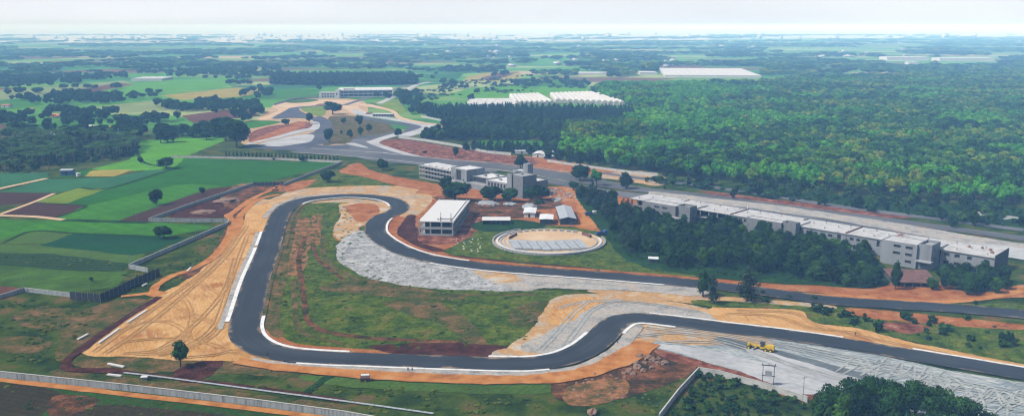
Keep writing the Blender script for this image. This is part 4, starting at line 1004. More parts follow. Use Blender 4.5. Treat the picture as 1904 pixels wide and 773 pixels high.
# plantation bands
pl = scatter([(785,212),(870,210),(1175,214),(1180,228),(1060,230),(940,232),(830,228),(800,218)], 6.5, 8); pl.sort(key=lambda p: p[1])
pl = [p for p in pl]
for p in pl[:200]: plant('plant', p[0], p[1], rnd.uniform(12, 16), rnd.uniform(5.5, 7.5), LP, GP)
stuff('plantation_wood', '', pl[200:], ['plant'], (11, 16), 1.15)
p2 = scatter([(822,236),(940,234),(1055,234),(1058,262),(1040,292),(1000,262),(900,262),(830,262),(770,262),(800,252),(826,250)], 8.5, 9)
GS = 'round trees of the orchard beside the far circuit'
for p in p2[:0]: plant('grove', p[0], p[1], rnd.uniform(8, 13), rnd.uniform(8, 11.5), 'round dark tree in the orchard between far circuit and forest', GS)
for p in []: plant('grove', p[0], p[1], rnd.uniform(8, 13), rnd.uniform(8, 11.5), 'round dark tree in the orchard between far circuit and forest', GS)
stuff('orchard', '', p2, ['grove'], (9, 14), 1.1)
p3 = scatter([(860,277),(950,278),(1040,280),(1045,292),(1000,288),(930,284),(860,281)], 7, 10)
for p in p3: plant('plant', p[0], p[1], rnd.uniform(8, 11), rnd.uniform(6, 8), 'pale green pole-straight tree in the hedge row below the orchard', 'straight trees of the hedge row below the orchard')
for (x, y) in [(1020,300),(1040,302),(1060,306),(1078,308),(1096,309),(1055,296),(1075,298),(1095,300),(1112,306)]:
    g = G(x, y); plant('grove', g.x, g.y, rnd.uniform(11, 14), rnd.uniform(11, 15), 'large dark tree right of the low white sheds', 'large dark trees beside the low white sheds')
for (x, y, h) in [(1135,312,44),(1160,318,40),(1150,308,46)]:
    g = G(x, y); plant('bright', g.x, g.y, h * mpp(y), None, 'big light green tree at the left corner of the forest', 'light green trees at the left corner of the forest')

# trees between the straight and the forest
for px, sp, kp, sd in [([(1185,338),(1300,354),(1450,374),(1700,405),(1960,440),(1960,392),(1700,371),(1500,355),(1330,339)], 9.5, .7, 12),
                       ([(1190,345),(1300,360),(1450,378),(1650,404),(1900,440),(1900,448),(1650,412),(1450,388),(1300,366)], 10, .28, 13)]:
    for p in scatter(px, sp, sd, kp): plant(rnd.choice(['grove', 'grove', 'shrub', 'bush']) if sd == 12 else rnd.choice(['shrub', 'grove']), p[0], p[1], rnd.uniform(3.5, 9.5), None, 'tree or bush on the verge between the main straight and the forest', 'vegetation between the main straight and the forest', cat='tree')

# grove in front of the pit building
GRV = [(1072,362),(1092,358),(1120,370),(1150,392),(1196,406),(1250,420),(1285,428),(1300,424),(1400,430),(1500,440),(1560,458),(1622,478),(1640,512),(1600,528),(1520,522),(1440,514),(1350,500),(1290,508),(1220,496),(1190,486),(1150,462),(1130,430),(1112,400),(1090,385)]
gv = scatter(GRV, 6.9, 14, .95)
for p in gv:
    x, y = project(p[0], p[1])
    if 1195 < x < 1240 and 478 < y < 500: continue
    gh = rnd.uniform(6.5, 11.0) * (1.0 if x < 1450 else .85)
    if x < 1180 and rnd.random() < .6: plant('conifer', p[0], p[1], gh * 1.1, rnd.uniform(6, 8), 'grey green feathery tree in the tree row right of the yard', 'feathery trees right of the construction yard')
    else: plant('grove', p[0], p[1], gh, rnd.uniform(7.5, 11.5), LG, GG)
print('grove', len(gv))
stuff('scrub', '', scatter([(1185,332),(1330,343),(1500,359),(1700,375),(1960,396),(1960,434),(1700,400),(1450,369),(1300,349)], 6.5, 90, .6), ['bush'], (1.2, 3.6), 1.4)
stuff('scrub', '', scatter([(1125,440),(1180,484),(1300,508),(1500,526),(1640,530),(1620,505),(1400,490),(1200,460)], 3.6, 91, .7), ['bush'], (0.8, 2.6), 1.4)
for p in scatter([(1735,522),(1800,512),(1868,520),(1880,545),(1800,548),(1720,542)], 5.4, 15) + scatter([(1550,524),(1640,516),(1650,534),(1560,540)], 7.5, 19): plant('grove', p[0], p[1], rnd.uniform(6, 9), None, 'dark tree in the clump before the right end of the pit building', 'dark trees before the right end of the pit building')
for p in scatter([(1370,540),(1480,548),(1640,556),(1640,562),(1450,556),(1370,548)], 9, 16, .3) + scatter([(1660,556),(1880,562),(1904,575),(1700,568)], 9, 17, .4): plant('bush', p[0], p[1], rnd.uniform(1.6, 3), None, 'small bush on the far verge of the back straight', 'bushes on the far verge of the back straight')
for p in scatter([(1500,576),(1640,588),(1904,612),(1960,665),(1800,648),(1620,612),(1520,600)], 6.5, 18, .62): plant(rnd.choice(['bush', 'shrub', 'bush']), p[0], p[1], rnd.uniform(1.0, 4.2), None, LBb, GBb)

# palms
pm = scatter([(-20,262),(60,258),(150,256),(250,262),(262,272),(245,292),(200,302),(120,312),(60,322),(-20,324)], 8.6, 20)
pm = clumpy(pm, 45, -.2, 5); pm.sort(key=lambda p: p[1])
for p in pm[:230]: plant('palm', p[0], p[1], rnd.uniform(9, 13), rnd.uniform(7, 9.5), LPa, GPa)
stuff('palm_grove', '', pm[230:], ['palm'], (9, 13), 1.2)
stuff('undergrowth', '', scatter([(-20,262),(60,258),(150,256),(250,262),(262,272),(245,292),(200,300),(120,308),(60,316),(-20,318)], 9, 21), ['grove'], (2.5, 4.5), 2.2)
print('palms', len(pm))
# belts and village trees in the left middle distance
BELT = [([(0,216),(70,210),(160,208),(300,224),(330,232),(200,236),(60,236),(0,236)], 17, .8), ([(290,198),(400,192),(480,196),(488,214),(440,206),(330,208)], 13, .95), ([(440,176),(505,170),(505,182),(440,190)], 16, .7),
        ([(20,186),(120,178),(250,180),(255,192),(150,198),(40,194)], 15, .9), ([(120,246),(280,240),(340,244),(400,236),(430,240),(400,262),(270,268),(130,262)], 13, .55), ([(0,246),(110,244),(120,258),(0,258)], 14, .7),
        ([(430,214),(470,212),(480,222),(400,250),(400,240)], 13, .6), ([(740,180),(780,176),(800,205),(790,220),(760,214)], 16, .5), ([(690,178),(760,172),(790,182),(730,196)], 14, .25), ([(490,122),(540,136),(505,150),(440,150),(430,128)], 22, .25),
        ([(870,168),(960,150),(1095,150),(1100,166),(960,164),(880,178)], 30, .25), ([(0,148),(150,140),(150,158),(0,166)], 19, .95), ([(380,128),(500,128),(500,140),(400,144)], 22, .3), ([(160,142),(380,132),(380,140),(250,146),(160,150)], 20, .95)]
bl = []
for i, (px, sp, kp) in enumerate(BELT): bl += clumpy(scatter(px, sp * .68, 30 + i, kp), 40, -.02, i)
bl.sort(key=lambda p: p[1]); print('belt', len(bl))
for p in bl[:30]: plant('broad', p[0], p[1], rnd.uniform(9, 15), rnd.uniform(11, 17), LM, GM)
stuff('tree_belts', '', bl[30:], ['broad'], (7, 14), 1.0)
stuff('distant_wood', '', scatter([(505,146),(770,146),(772,158),(640,160),(508,158)], 11, 50), ['plant'], (14, 18), 2.2)
for i in range(30):
    t = i / 29; g = G(420 + 208 * t, 290.5 + 9.0 * t); g2 = G(330 + 105 * t, 286 + 3 * t)
    plant('plant', g.x, g.y, 4.8, 2.3, 'clipped narrow tree in the row along the white hedge wall', 'row of narrow trees along the hedge wall')
# far country: hedgerows and woods up to the horizon
def farwood(px, sp, kp, L, th, seed, kinds, hs, wr, nm):
    pts = clumpy(scatter(px, sp, seed, kp), L, th, seed); stuff(nm, '', pts, kinds, hs, wr); print(nm, len(pts))
farwood([(-60,128),(1960,128),(1960,143),(1100,146),(500,124),(500,150),(380,140),(-60,150)], 20, .85, 160, .12, 51, ['broad', 'forest'], (10, 15), 1.7, 'distant_wood')
farwood([(1100,118),(1960,118),(1960,142),(1100,144)], 22, .9, 300, -.25, 57, ['forest'], (10, 15), 2.0, 'distant_wood')
farwood([(-60,98),(1960,98),(1960,128),(-60,128)], 34, .9, 260, .06, 52, ['broad', 'forest'], (11, 16), 2.6, 'distant_wood')
farwood([(-60,78),(1960,78),(1960,99),(-60,99)], 75, .9, 600, .02, 53, ['forest'], (13, 18), 4.5, 'distant_wood')
farwood([(-60,66),(1960,66),(1960,78),(-60,78)], 190, .9, 1200, .12, 54, ['forest'], (14, 20), 9.0, 'distant_wood')
farwood([(505,150),(900,134),(1100,134),(1100,160),(900,175),(770,160)], 22, .8, 70, .25, 55, ['broad'], (8, 13), 1.4, 'tree_belts')
farwood([(0,150),(505,130),(505,172),(0,205)], 20, .8, 60, .30, 56, ['broad'], (8, 13), 1.4, 'tree_belts')
# single dark hill-like wood right of centre
for p in scatter([(1188,128),(1218,128),(1222,136),(1186,136)], 15, 58): plant('forest', p[0], p[1], rnd.uniform(16, 24), rnd.uniform(18, 26), 'tall tree of the dark round copse beside the far greenhouse roof', 'tall trees of the dark round copse')

# foreground vegetation
for (x, y, hp, wp) in [(1545,792,74,70),(1580,780,74,70),(1620,778,76,74),(1655,785,74,70),(1700,785,74,80),(1745,795,72,76),(1790,806,64,76),(1835,820,50,70),(1525,806,72,56),(1590,805,86,80),(1665,812,90,80),(1740,822,86,84),(1560,820,90,70),(1630,800,84,70)]:
    ptree('airy' if x % 40 else 'grove', x, y, hp * 1.15, wp, 'big leafy tree of the clump in the lower right corner', 'big trees in the lower right corner')
sb = scatter([(1300,694),(1360,706),(1490,748),(1500,800),(1230,800),(1250,765)], 2.6, 60, .75)
stuff('scrub', '', sb, ['bush', 'grove'][:1], (0.8, 2.6), 1.2)
# weeds and tufts on the infield and verges (uncountable)
TUFT = [([(548,385),(640,382),(700,430),(640,480),(740,530),(1000,548),(1000,640),(700,650),(540,640),(500,600),(520,500)], 2.3, .6, 6, -.05),
        ([(860,470),(900,440),(1100,470),(1180,490),(1300,515),(1000,498)], 2.6, .8, 12, -.3), ([(0,560),(120,555),(200,560),(130,640),(100,688),(0,688)], 2.4, .6, 8, -.05),
        ([(430,695),(640,712),(900,718),(1000,730),(1040,770),(700,768),(500,736),(420,712)], 2.4, .6, 7, -.05), ([(1100,760),(1180,730),(1290,695),(1230,773)], 2.8, .8, 12, -.3), ([(225,505),(300,500),(420,430),(410,460),(330,530),(240,545)], 3.0, .8, 8, -.2),
        ([(560,322),(640,320),(760,345),(600,350)], 6, .5, 15, -.1), ([(0,716),(300,745),(560,790),(0,790)], 4.0, .6, 14, 0), ([(0,470),(230,488),(230,498),(0,486)], 3.6, .8, 20, -.5)]
tp = []
for i, (px, sp, kp, L, th) in enumerate(TUFT): tp += clumpy(scatter(px, sp, 70 + i, kp), L, th, 70 + i)
stuff('weeds', '', tp, ['weed'], (0.25, 1.0), 1.3); print('tufts', len(tp))
stuff('scrub', '', clumpy(scatter([(740,176),(800,168),(860,150),(1000,140),(1095,150),(1095,165),(820,180),(800,205),(760,212)], 12, 80, .7), 50, .1, 80), ['shrub'] if 'shrub' in SRC else ['bush'], (3, 6), 1.6)

# ---------------------------------------------------------------- buildings
m_blk = solid('blockwork', (0.17, 0.18, 0.195), 0.9, 0.15, 0.8, 0.3)
m_blk2 = solid('render_pale', (0.22, 0.24, 0.265), 0.85, 0.12, 0.35, 0.15, streak=True)
m_roofw = solid('roof_white', (0.46, 0.46, 0.46), 0.85, 0.12, 0.3, 0.1, dirt=(0.24, 0.235, 0.23))
m_conc_n = solid('raw_concrete', (0.30, 0.305, 0.31), 0.9, 0.15, 0.5, 0.2, dirt=(0.28, 0.28, 0.27))
m_hole = solid('painted_room_shade', (0.035, 0.035, 0.04), 0.9, 0.1, 1.0, 0.1)  # near-black colour paints the shade inside openings and open floors
m_dkwall = solid('brick_dark', (0.06, 0.06, 0.068), 0.9, 0.2, 1.2, 0.3)
m_rust = solid('rusty_sheet', (0.16, 0.075, 0.06), 0.8, 0.35, 0.5, 0.2)
m_rust2 = solid('rebar', (0.22, 0.09, 0.06), 0.8, 0.2, 2, 0.1)
m_whitep = solid('white_paint', (0.62, 0.62, 0.62), 0.6, 0.06, 0.5, 0.05)
m_greysheet = solid('grey_sheet', (0.42, 0.45, 0.48), 0.45, 0.15, 0.4, 0.05, metal=0.2)
m_whsheet = solid('white_sheet', (0.68, 0.70, 0.72), 0.5, 0.08, 0.4, 0.05)
m_blue = solid('blue_paint', (0.05, 0.12, 0.32), 0.5, 0.15, 1.0, 0.05)
m_bluew = solid('blue_glass', (0.06, 0.11, 0.24), 0.25, 0.15, 1.0, 0.0, spec=0.6)
m_yel = solid('yellow_paint', (0.62, 0.42, 0.02), 0.45, 0.12, 2.0, 0.05)
m_orp = solid('orange_paint', (0.60, 0.22, 0.03), 0.5, 0.15, 2.0, 0.05)
m_blk_r = solid('rubber', (0.02, 0.02, 0.02), 0.8, 0.1, 3.0, 0.1)
m_glass = solid('cab_glass', (0.03, 0.04, 0.05), 0.12, 0.1, 1.0, 0.0, spec=0.7)
m_tile = solid('orange_tiles', (0.50, 0.20, 0.10), 0.85, 0.2, 0.5, 0.1)
m_net = solid('greenhouse_film', (0.62, 0.60, 0.57), 0.5, 0.12, 0.08, 0.02)
m_rock = solid('rock', (0.22, 0.135, 0.095), 0.95, 0.25, 1.5, 0.5)
m_heap = solid('grey_heap', (0.30, 0.32, 0.34), 0.95, 0.2, 2.0, 0.6)
m_dsheet = solid('dark_sheet', (0.035, 0.042, 0.055), 0.6, 0.2, 0.8, 0.05, streak=True)
m_steel = solid('steel', (0.30, 0.31, 0.32), 0.5, 0.1, 2.0, 0.05, metal=0.6)
m_farw = solid('far_wall', (0.62, 0.62, 0.62), 0.8, 0.1, 0.1, 0.0)

def frame_at(name, pa, pb=None, ang=None, label=None, cat='building', group=None):
    a = G(*pa)
    if ang is None: d = G(*pb) - a; ang = math.atan2(d.y, d.x)
    return tag(empty(name, a, ang), label, cat, group)
def wall_panel(mb, axis, fixed, a0, a1, z0, z1, holes, th):
    """wall with real openings. axis 'x': runs along x at y=fixed; holes = (a0,a1,z0,z1)"""
    xs = sorted({a0, a1, *[h[0] for h in holes], *[h[1] for h in holes]}); zs = sorted({z0, z1, *[h[2] for h in holes], *[h[3] for h in holes]})
    for i in range(len(xs) - 1):
        j = 0
        while j < len(zs) - 1:
            mx_, mz = (xs[i] + xs[i + 1]) / 2, (zs[j] + zs[j + 1]) / 2
            if any(h[0] < mx_ < h[1] and h[2] < mz < h[3] for h in holes): j += 1; continue
            k = j
            while k + 1 < len(zs) - 1 and not any(h[0] < mx_ < h[1] and h[2] < (zs[k + 1] + zs[k + 2]) / 2 < h[3] for h in holes): k += 1
            if axis == 'x': mb.box(xs[i], xs[i + 1], fixed, fixed + th, zs[j], zs[k + 1])
            else: mb.box(fixed - th, fixed, xs[i], xs[i + 1], zs[j], zs[k + 1])
            j = k + 1
def block(e, x0, x1, y0, y1, z1, fh=(), rh=(), wm=None, rm=None, par=0.6, z0=-0.3, back=True, win=True, wname='wall'):
    """one block of a building: walls with openings, sunk roof slab inside a parapet, recessed panels painted dark as room shade behind the openings"""
    th = 0.3; w = MB(); wm = wm or m_blk; rm = rm or m_roofw
    wall_panel(w, 'x', y0, x0, x1, z0, z1, list(fh), th)
    wall_panel(w, 'y', x1, y0 + th, y1, z0, z1, list(rh), th)
    w.box(x0, x0 + th, y0 + th, y1, z0, z1); w.box(x0 + th, x1 - th, y1 - th, y1, z0, z1)
    w.build(wname, wm, e)
    MB().box(x0 + th, x1 - th, y0 + th, y1 - th, z1 - par - 0.3, z1 - par).build('roof', rm, e)
    if win:
        for h in fh: 
            q = MB().box(h[0] - .1, h[1] + .1, y0 + th + .35, y0 + th + .45, h[2] - .1, h[3] + .1).build('window', m_hole, e)  # dark panel paints the shade of the opening, no glazing
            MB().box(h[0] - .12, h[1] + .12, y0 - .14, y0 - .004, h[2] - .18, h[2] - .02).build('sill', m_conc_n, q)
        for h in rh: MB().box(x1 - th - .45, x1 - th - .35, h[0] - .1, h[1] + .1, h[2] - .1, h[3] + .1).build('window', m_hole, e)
def open_frame(e, x0, x1, y0, y1, levels, sx, sy, colw=0.45, slabm=None, roofm=None, core=True, names=('floor_slab', 'roof')):
    """unfinished concrete skeleton: slabs, columns, set-back core painted dark as interior shade"""
    slabm = slabm or m_conc_n; n = len(levels)
    for i, z in enumerate(levels):
        MB().box(x0, x1, y0, y1, z - .35, z).build(names[1] if i == n - 1 else names[0], (roofm or m_roofw) if i == n - 1 else slabm, e)
    nx, ny = max(1, round((x1 - x0) / sx)), max(1, round((y1 - y0) / sy)); top = levels[-1] - .36
    for i in range(nx + 1):
        for j in range(ny + 1):
            if 0 < i < nx and 0 < j < ny: continue
            cx = x0 + .08 + (x1 - x0 - .16 - colw) * i / nx; cy = y0 + .08 + (y1 - y0 - .16 - colw) * j / ny
            c = MB()
            prev = -0.4
            for z in levels: c.box(cx, cx + colw, cy, cy + colw, prev, z - .352); prev = z + .002
            c.build('column', slabm, e)
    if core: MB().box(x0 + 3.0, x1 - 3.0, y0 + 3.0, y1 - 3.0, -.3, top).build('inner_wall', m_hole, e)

# --- white roofed two-storey skeleton beside the hairpin
e = frame_at('office_building', (778.5, 438), (842.6, 439.5), label='two-storey open concrete building with big flat white roof beside the hairpin')
open_frame(e, 0, 18.8, 0, 59.5, [0.25, 4.0, 8.0], 6.2, 6.0, 0.7, m_conc_n, m_whitep)
MB().box(18.8 - .003, 19.1, -.3, 59.8, 7.2, 8.35).box(17.0, 17.35, 0.5, 59, 8.0, 8.5).build('parapet', m_whitep, e)
MB().box(0.1, 18.7, .05, .35, .3, 1.2).box(0.1, 18.7, .05, .35, 4.02, 4.9).box(18.3, 18.6, .5, 59, 4.02, 4.8).box(18.3, 18.6, .5, 59, .3, 1.1).build('balustrade', m_conc_n, e)
for (cx, cy, hh) in [(11.6, .6, 5.0), (17.2, .6, 4.4), (0.2, 0.2, 1.0), (0.2, 59, 1.0)]:
    c = MB().box(cx, cx + .6, cy, cy + .6, 8.01, 8.01 + hh * .45)
    for k in range(4): c.tube([(cx + .1 + .4 * (k % 2), cy + .1 + .4 * (k // 2), 8.0), (cx + .1 + .4 * (k % 2), cy + .1 + .4 * (k // 2), 8.0 + hh)], .05, 5)
    c.build('column_stub', m_conc_n, e)
MB().box(12.2, 17.2, .8, 1.4, 9.0, 9.5).build('roof_beam', m_conc_n, e)
MB().box(9.4, 10.4, 4, 5.2, 8.01, 8.6).build('roof_hatch', m_conc_n, e)

# --- long grey building of several blocks beside the main straight
e = frame_at('grandstand_building', (779, 330), (972, 370), label='long grey unfinished building of several blocks with tower beside the main straight')
open_frame(e, 0, 39.8, 0, 16, [0.3, 3.3, 6.3, 9.3], 3.6, 5.3, 0.4, m_conc_n, m_conc_n)
for k in range(5): MB().box(3 + k * 7.3, 9 + k * 7.3, 3, 14.5, 9.32, 10.2).build('roof_panel', m_whitep, e)
MB().box(0, 39.8, -.2, -.02, 3.4, 4.1).box(0, 39.8, -.2, -.02, 6.4, 7.1).build('balustrade', m_conc_n, e)
block(e, 40, 57.5, -1.5, 15, 12.6, fh=[(46.2, 51.5, 4.6, 11.6), (42.0, 42.9, 4.0, 6.4), (44.2, 44.9, 5.5, 9.0), (53.6, 54.5, 4.4, 5.8)], wm=m_blk2, rm=m_whitep)
MB().box(37, 61, -6.5, -1.52, 3.4, 3.9).build('canopy', m_conc_n, e)
for x in (38, 44, 50, 56, 60.2): MB().box(x, x + .5, -6.2, -5.7, -.3, 3.398).build('column', m_conc_n, e)
block(e, 57.6, 76, 3, 20, 8.6, fh=[(59.5, 74.5, 4.6, 8.0), (60, 64, 1.2, 3.2), (67, 73, 1.2, 3.2)], wm=m_blk2, rm=m_whitep)
MB().box(57.6, 76, -1.0, 2.98, 3.7, 4.2).build('terrace', m_conc_n, e)
MB().box(57.6, 76, -1.0, -.7, -.3, 3.698).build('wall', m_blk2, e)
block(e, 76.1, 98, 0, 20, 8.2, fh=[(78.5 + 3.1 * k, 80.2 + 3.1 * k, 4.3, 7.0) for k in range(6)], wm=m_blk2, rm=m_whitep, par=.3)
block(e, 98.1, 112.6, 0, 12.5, 14.8, wm=m_blk, rm=m_conc_n)
block(e, 99, 112.4, 12.6, 23, 10.2, wm=m_blk, rm=m_whitep)
block(e, 98.5, 103, -.9, -.01, 15.2, wm=m_blk2, par=.2)
block(e, 80, 91, 21, 27, 13.4, fh=[(83.5, 87.5, 10, 12.4)], wm=m_blk2, rm=m_whitep)
block(e, 91.1, 95.5, 20.5, 25.5, 18.8, wm=m_blk2, rm=m_conc_n, par=.2)
for (x, y, z) in [(64, 8, 8.4), (70, 14, 8.4), (82, 6, 8), (86, 13, 8), (92, 8, 8), (103, 6, 14.3)]: MB().box(x, x + 2.2, y, y + 1.6, z - .4, z + .9).build('roof_box', m_conc_n, e)

# --- pit building
LB = 202.0
e = frame_at('pit_building', (1173, 393), (1848.6, 512), label='very long low pit building with pale concrete roof along the main straight')
YB = 18.5
MB().box(-.4, LB, -.6, YB + .6, 7.9, 8.25).build('roof', m_roofw, e)
MB().box(0, LB - .31, YB - .3, YB, -.3, 7.898).build('wall', m_blk, e)
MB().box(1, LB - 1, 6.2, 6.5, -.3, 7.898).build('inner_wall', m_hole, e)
MB().box(0, LB - .31, 0, 6.0, 3.7, 4.0).build('floor_slab', m_conc_n, e)
def front(x0, x1, holes, mat=m_blk2): 
    w = MB(); wall_panel(w, 'x', .0, x0, x1, -.3, 7.898, holes, .3); w.build('wall', mat, e)
    for h in holes:
        if h[1] - h[0] < 4.5: MB().box(h[0] - .1, h[1] + .1, .7, .8, h[2] - .1, h[3] + .1).build('window', m_hole, e)
front(0, 15, [(1, 14.4, .2, 3.6), (1, 14.4, 4.1, 7.6)], m_dkwall)
for x in [48, 53.5, 59, 64.5]: MB().box(x, x + .5, .1, .6, -.3, 3.698).box(x, x + .5, .1, .6, 4.002, 7.898).build('column', m_conc_n, e)
front(68, 81, [(69.5 + 3.2 * k, 71.6 + 3.2 * k, 5.2, 6.8) for k in range(4)] + [(70, 72.2, 1.5, 3.2), (75, 77.4, 1.5, 3.2)])
front(109, 133, [(112 + 3.9 * k, 114.3 + 3.9 * k, 5.0, 6.4) for k in range(4)] + [(112.2, 125, .1, 3.5), (128.5, 130.5, 4.4, 6.9)])
front(133.3, 155.5, [(135 + 3.4 * k, 137 + 3.4 * k, 5.0, 6.5) for k in range(3)] + [(148.5, 150, 3.6, 7.0), (137, 140, .5, 3.0)])
front(178.5, LB - .31, [(180, 182.4, 5.2, 6.8), (184.5, 186.8, 5.2, 6.8), (180, 182.4, 1.4, 3.1), (184.5, 186.8, 1.4, 3.1), (190, 192, 1.4, 3.1), (190, 192, 5.2, 6.8), (197, 199.2, 5.0, 6.6), (197, 199.2, 1.4, 3.0)])
w = MB(); wall_panel(w, 'y', LB, -.8, YB + .8, -.3, 9.3, [], .3); w.build('end_wall', m_dkwall, e)
block(e, 15.05, 38, -9.5, -.65, 9.9, fh=[(23.6, 27.0, 7.2, 8.4), (28.8, 32.6, 7.2, 8.4), (23.6, 27.0, 4.2, 5.4), (28.8, 32.6, 4.2, 5.4), (19, 21, .9, 2.4), (23.6, 26.8, .9, 2.4)], wm=m_blk, rm=m_roofw, par=.25)
MB().box(15.05, 46.5, -.62, 11, 8.252, 8.9).build('roof', m_roofw, e)
block(e, 38.05, 46.4, -7.5, -.65, 10.3, rh=[(-4.6, -3.0, 6.2, 7.8), (-4.6, -3.0, 2.4, 4.0)], wm=m_blk, rm=m_conc_n, par=1.2)
MB().box(35, 44, -13, -7.6 - 1.95, 3.6, 4.0).build('canopy', m_conc_n, e)
for x in (35.2, 39.3, 43.4): MB().box(x, x + .5, -12.8, -12.3, -.3, 3.598).build('column', m_conc_n, e)
block(e, 81.2, 101.5, -7.0, -.65, 9.7, fh=[(88, 91, 7.1, 8.3), (93, 96.4, 7.1, 8.3), (88, 91, 4.4, 5.7), (93, 96.4, 4.4, 5.7)], wm=m_blk, rm=m_roofw, par=.25)
MB().box(81.2, 108.9, -.62, 11, 8.252, 8.9).build('roof', m_roofw, e)
block(e, 101.55, 108.8, -5.5, -.65, 10.2, wm=m_blk, rm=m_conc_n, par=1.2)
block(e, 155.8, 172.2, -13.0, -.65, 11.2, fh=[(161.5, 164.8, 8.6, 9.9), (167, 170.2, 8.6, 9.9), (161.5, 164.8, 5.3, 6.6), (167, 170.2, 5.3, 6.6), (167.2, 170, 2.0, 3.3)], wm=m_blk2, rm=m_roofw, par=.25)
MB().box(155.8, 178.3, -.62, 10, 8.252, 9.0).build('roof', m_roofw, e)
block(e, 172.25, 178.2, -11.5, -.65, 11.8, rh=[(-8, -6.6, 8.2, 9.8), (-8, -6.6, 4.0, 5.6)], wm=m_blk2, rm=m_conc_n, par=1.2)
MB().box(172.4, 179.2, -14.7, -11.52, 3.9, 4.3).build('canopy', m_conc_n, e)
for k in range(46):
    x = 4 + k * 4.3 + rnd.uniform(-.5, .5); y = (2.6, 9.5, 15)[k % 3]
    if (13 < x < 48 or 79 < x < 110 or 153 < x < 180) and y < 12: continue
    MB().box(x, x + .42, y, y + .42, 8.24, 9.1).build('column_stub', m_conc_n, e)
for x in (67.6, 132.8): MB().box(x, x + .7, -.5, YB + .4, 8.24, 8.75).build('joint_upstand', m_rust, e)
MB().box(67.4, 67.9, YB - .3, YB + .2, 8.24, 10.6).build('column_stub', m_whitep, e)
MB().box(104, 104.4, 11.1, YB + .4, 8.24, 8.9).box(29, 29.3, 11.1, YB, 8.24, 8.8).build('upstand', m_conc_n, e)
c = MB().ball((155, 12.5, 8.7), 1.1, 3, .4, 1)
for k in range(5): c.tube([(155, 12.5, 8.4), (155 + math.cos(k * 1.3) * 4.2, 12.5 + math.sin(k * 1.3) * 3, 8.5 + (k % 3) * .8)], .16, 5)
c.build('rebar_heap', m_rust2, e)
for (x, y) in [(187, 12), (192, 14), (196, 12.5), (198, 8)]: MB().ball((x, y, 8.5), .9, x, .4, 1).build('rubble', m_rock, e)

# --- sheds and small houses
def shed(name, px, w, d, h, ang, label, roofm=m_whsheet, wallm=m_dkwall, gable=0.6, over=0.5, openf=False, group=None, cat='shed', win=0):
    """px = pixel of the front left foot"""
    e = frame_at(name, px, ang=ang, label=label, cat=cat, group=group)
    if openf:
        for x in np.linspace(0.1, w - .25, max(2, int(w / 4) + 1)): MB().box(x, x + .15, .1, .25, -.2, h).build('post', m_steel, e)
        MB().box(0, w, d - .15, d, -.2, h).box(0, .15, .3, d - .16, -.2, h).box(w - .15, w, .3, d - .16, -.2, h).build('wall', wallm, e)
    else:
        hs = [(w * (i + .5) / win - min(1, w / win * .3), w * (i + .5) / win + min(1, w / win * .3), h * .3, h * .8) for i in range(win)] if win else [(w * .4, w * .4 + 1.2, -.2, h * .75)]
        b = MB(); wall_panel(b, 'x', 0, 0, w, -.2, h, hs, .2); b.box(0, .2, .2, d, -.2, h).box(w - .2, w, .2, d, -.2, h).box(.2, w - .2, d - .2, d, -.2, h).build('wall', wallm, e)
        for q in hs: MB().box(q[0] - .1, q[1] + .1, .5, .6, q[2], q[3] + .1).build('window' if win else 'door', m_hole, e)
    r = MB(); o = over
    if w < d:   # ridge along y
        r.hexa([(-o, -o, h), (w / 2, -o, h + gable), (w / 2, d + o, h + gable), (-o, d + o, h), (-o, -o, h + .12), (w / 2, -o, h + gable + .12), (w / 2, d + o, h + gable + .12), (-o, d + o, h + .12)])
        r.hexa([(w / 2, -o, h + gable), (w + o, -o, h), (w + o, d + o, h), (w / 2, d + o, h + gable), (w / 2, -o, h + gable + .12), (w + o, -o, h + .12), (w + o, d + o, h + .12), (w / 2, d + o, h + gable + .12)])
    else:
        r.hexa([(-o, -o, h), (w + o, -o, h), (w + o, d / 2, h + gable), (-o, d / 2, h + gable), (-o, -o, h + .12), (w + o, -o, h + .12), (w + o, d / 2, h + gable + .12), (-o, d / 2, h + gable + .12)])
        r.hexa([(-o, d / 2, h + gable), (w + o, d / 2, h + gable), (w + o, d + o, h), (-o, d + o, h), (-o, d / 2, h + gable + .12), (w + o, d / 2, h + gable + .12), (w + o, d + o, h + .12), (-o, d + o, h + .12)])
    r.build('roof', roofm, e); return e
shed('open_shed', (897, 418), 15.5, 9, 2.6, 0, 'long open shed with flat bright white roof in the yard', m_whitep, m_dkwall, .3, .3, True)
shed('site_shed', (974, 404.5), 6.4, 15, 2.8, -.08, 'small white roofed shed left in the yard above the ring', m_whsheet, m_farw, .3)
shed('site_shed', (1004, 418.5), 7.0, 13, 3.4, -.06, 'white roofed shed with dark blue walls above the ring', m_whsheet, m_dsheet, .3)
shed('long_shed', (1042, 418.5), 8.6, 34, 3.6, .02, 'long grey metal shed with light ridge stripe right in the yard', m_greysheet, m_dsheet, 1.1)
shed('hut', (1207, 489), 3.8, 3.4, 2.2, -.15, 'little white roofed hut at the foot of the dark grove', m_whsheet, m_dkwall, .2)
shed('low_shed', (958, 285.5), 13, 6, 2.4, -.12, 'narrow white shed leftmost of the row beyond the main straight', m_whsheet, m_farw, .5, group=None)
shed('low_shed', (990, 292.5), 10, 26, 2.8, -.25, 'largest white shed of the row beyond the main straight', m_whitep, m_farw, .8)
shed('low_shed', (1010, 288.5), 9.5, 20, 2.6, -.15, 'white shed behind the others of the row beyond the main straight', m_whitep, m_farw, .7)
shed('low_shed', (1012, 296), 9.5, 6, 2.6, -.10, 'small white shed rightmost of the row beyond the main straight', m_whitep, m_dkwall, .4)
shed('forest_hut', (1086, 281.5), 6, 5, 2.8, -.1, 'white hut between the large dark trees at the forest corner', m_whitep, m_farw, .5)
shed('forest_hut', (1094, 286), 4, 4, 2.6, -.1, 'tiny white hut below another hut between the dark trees', m_whitep, m_farw, .5)
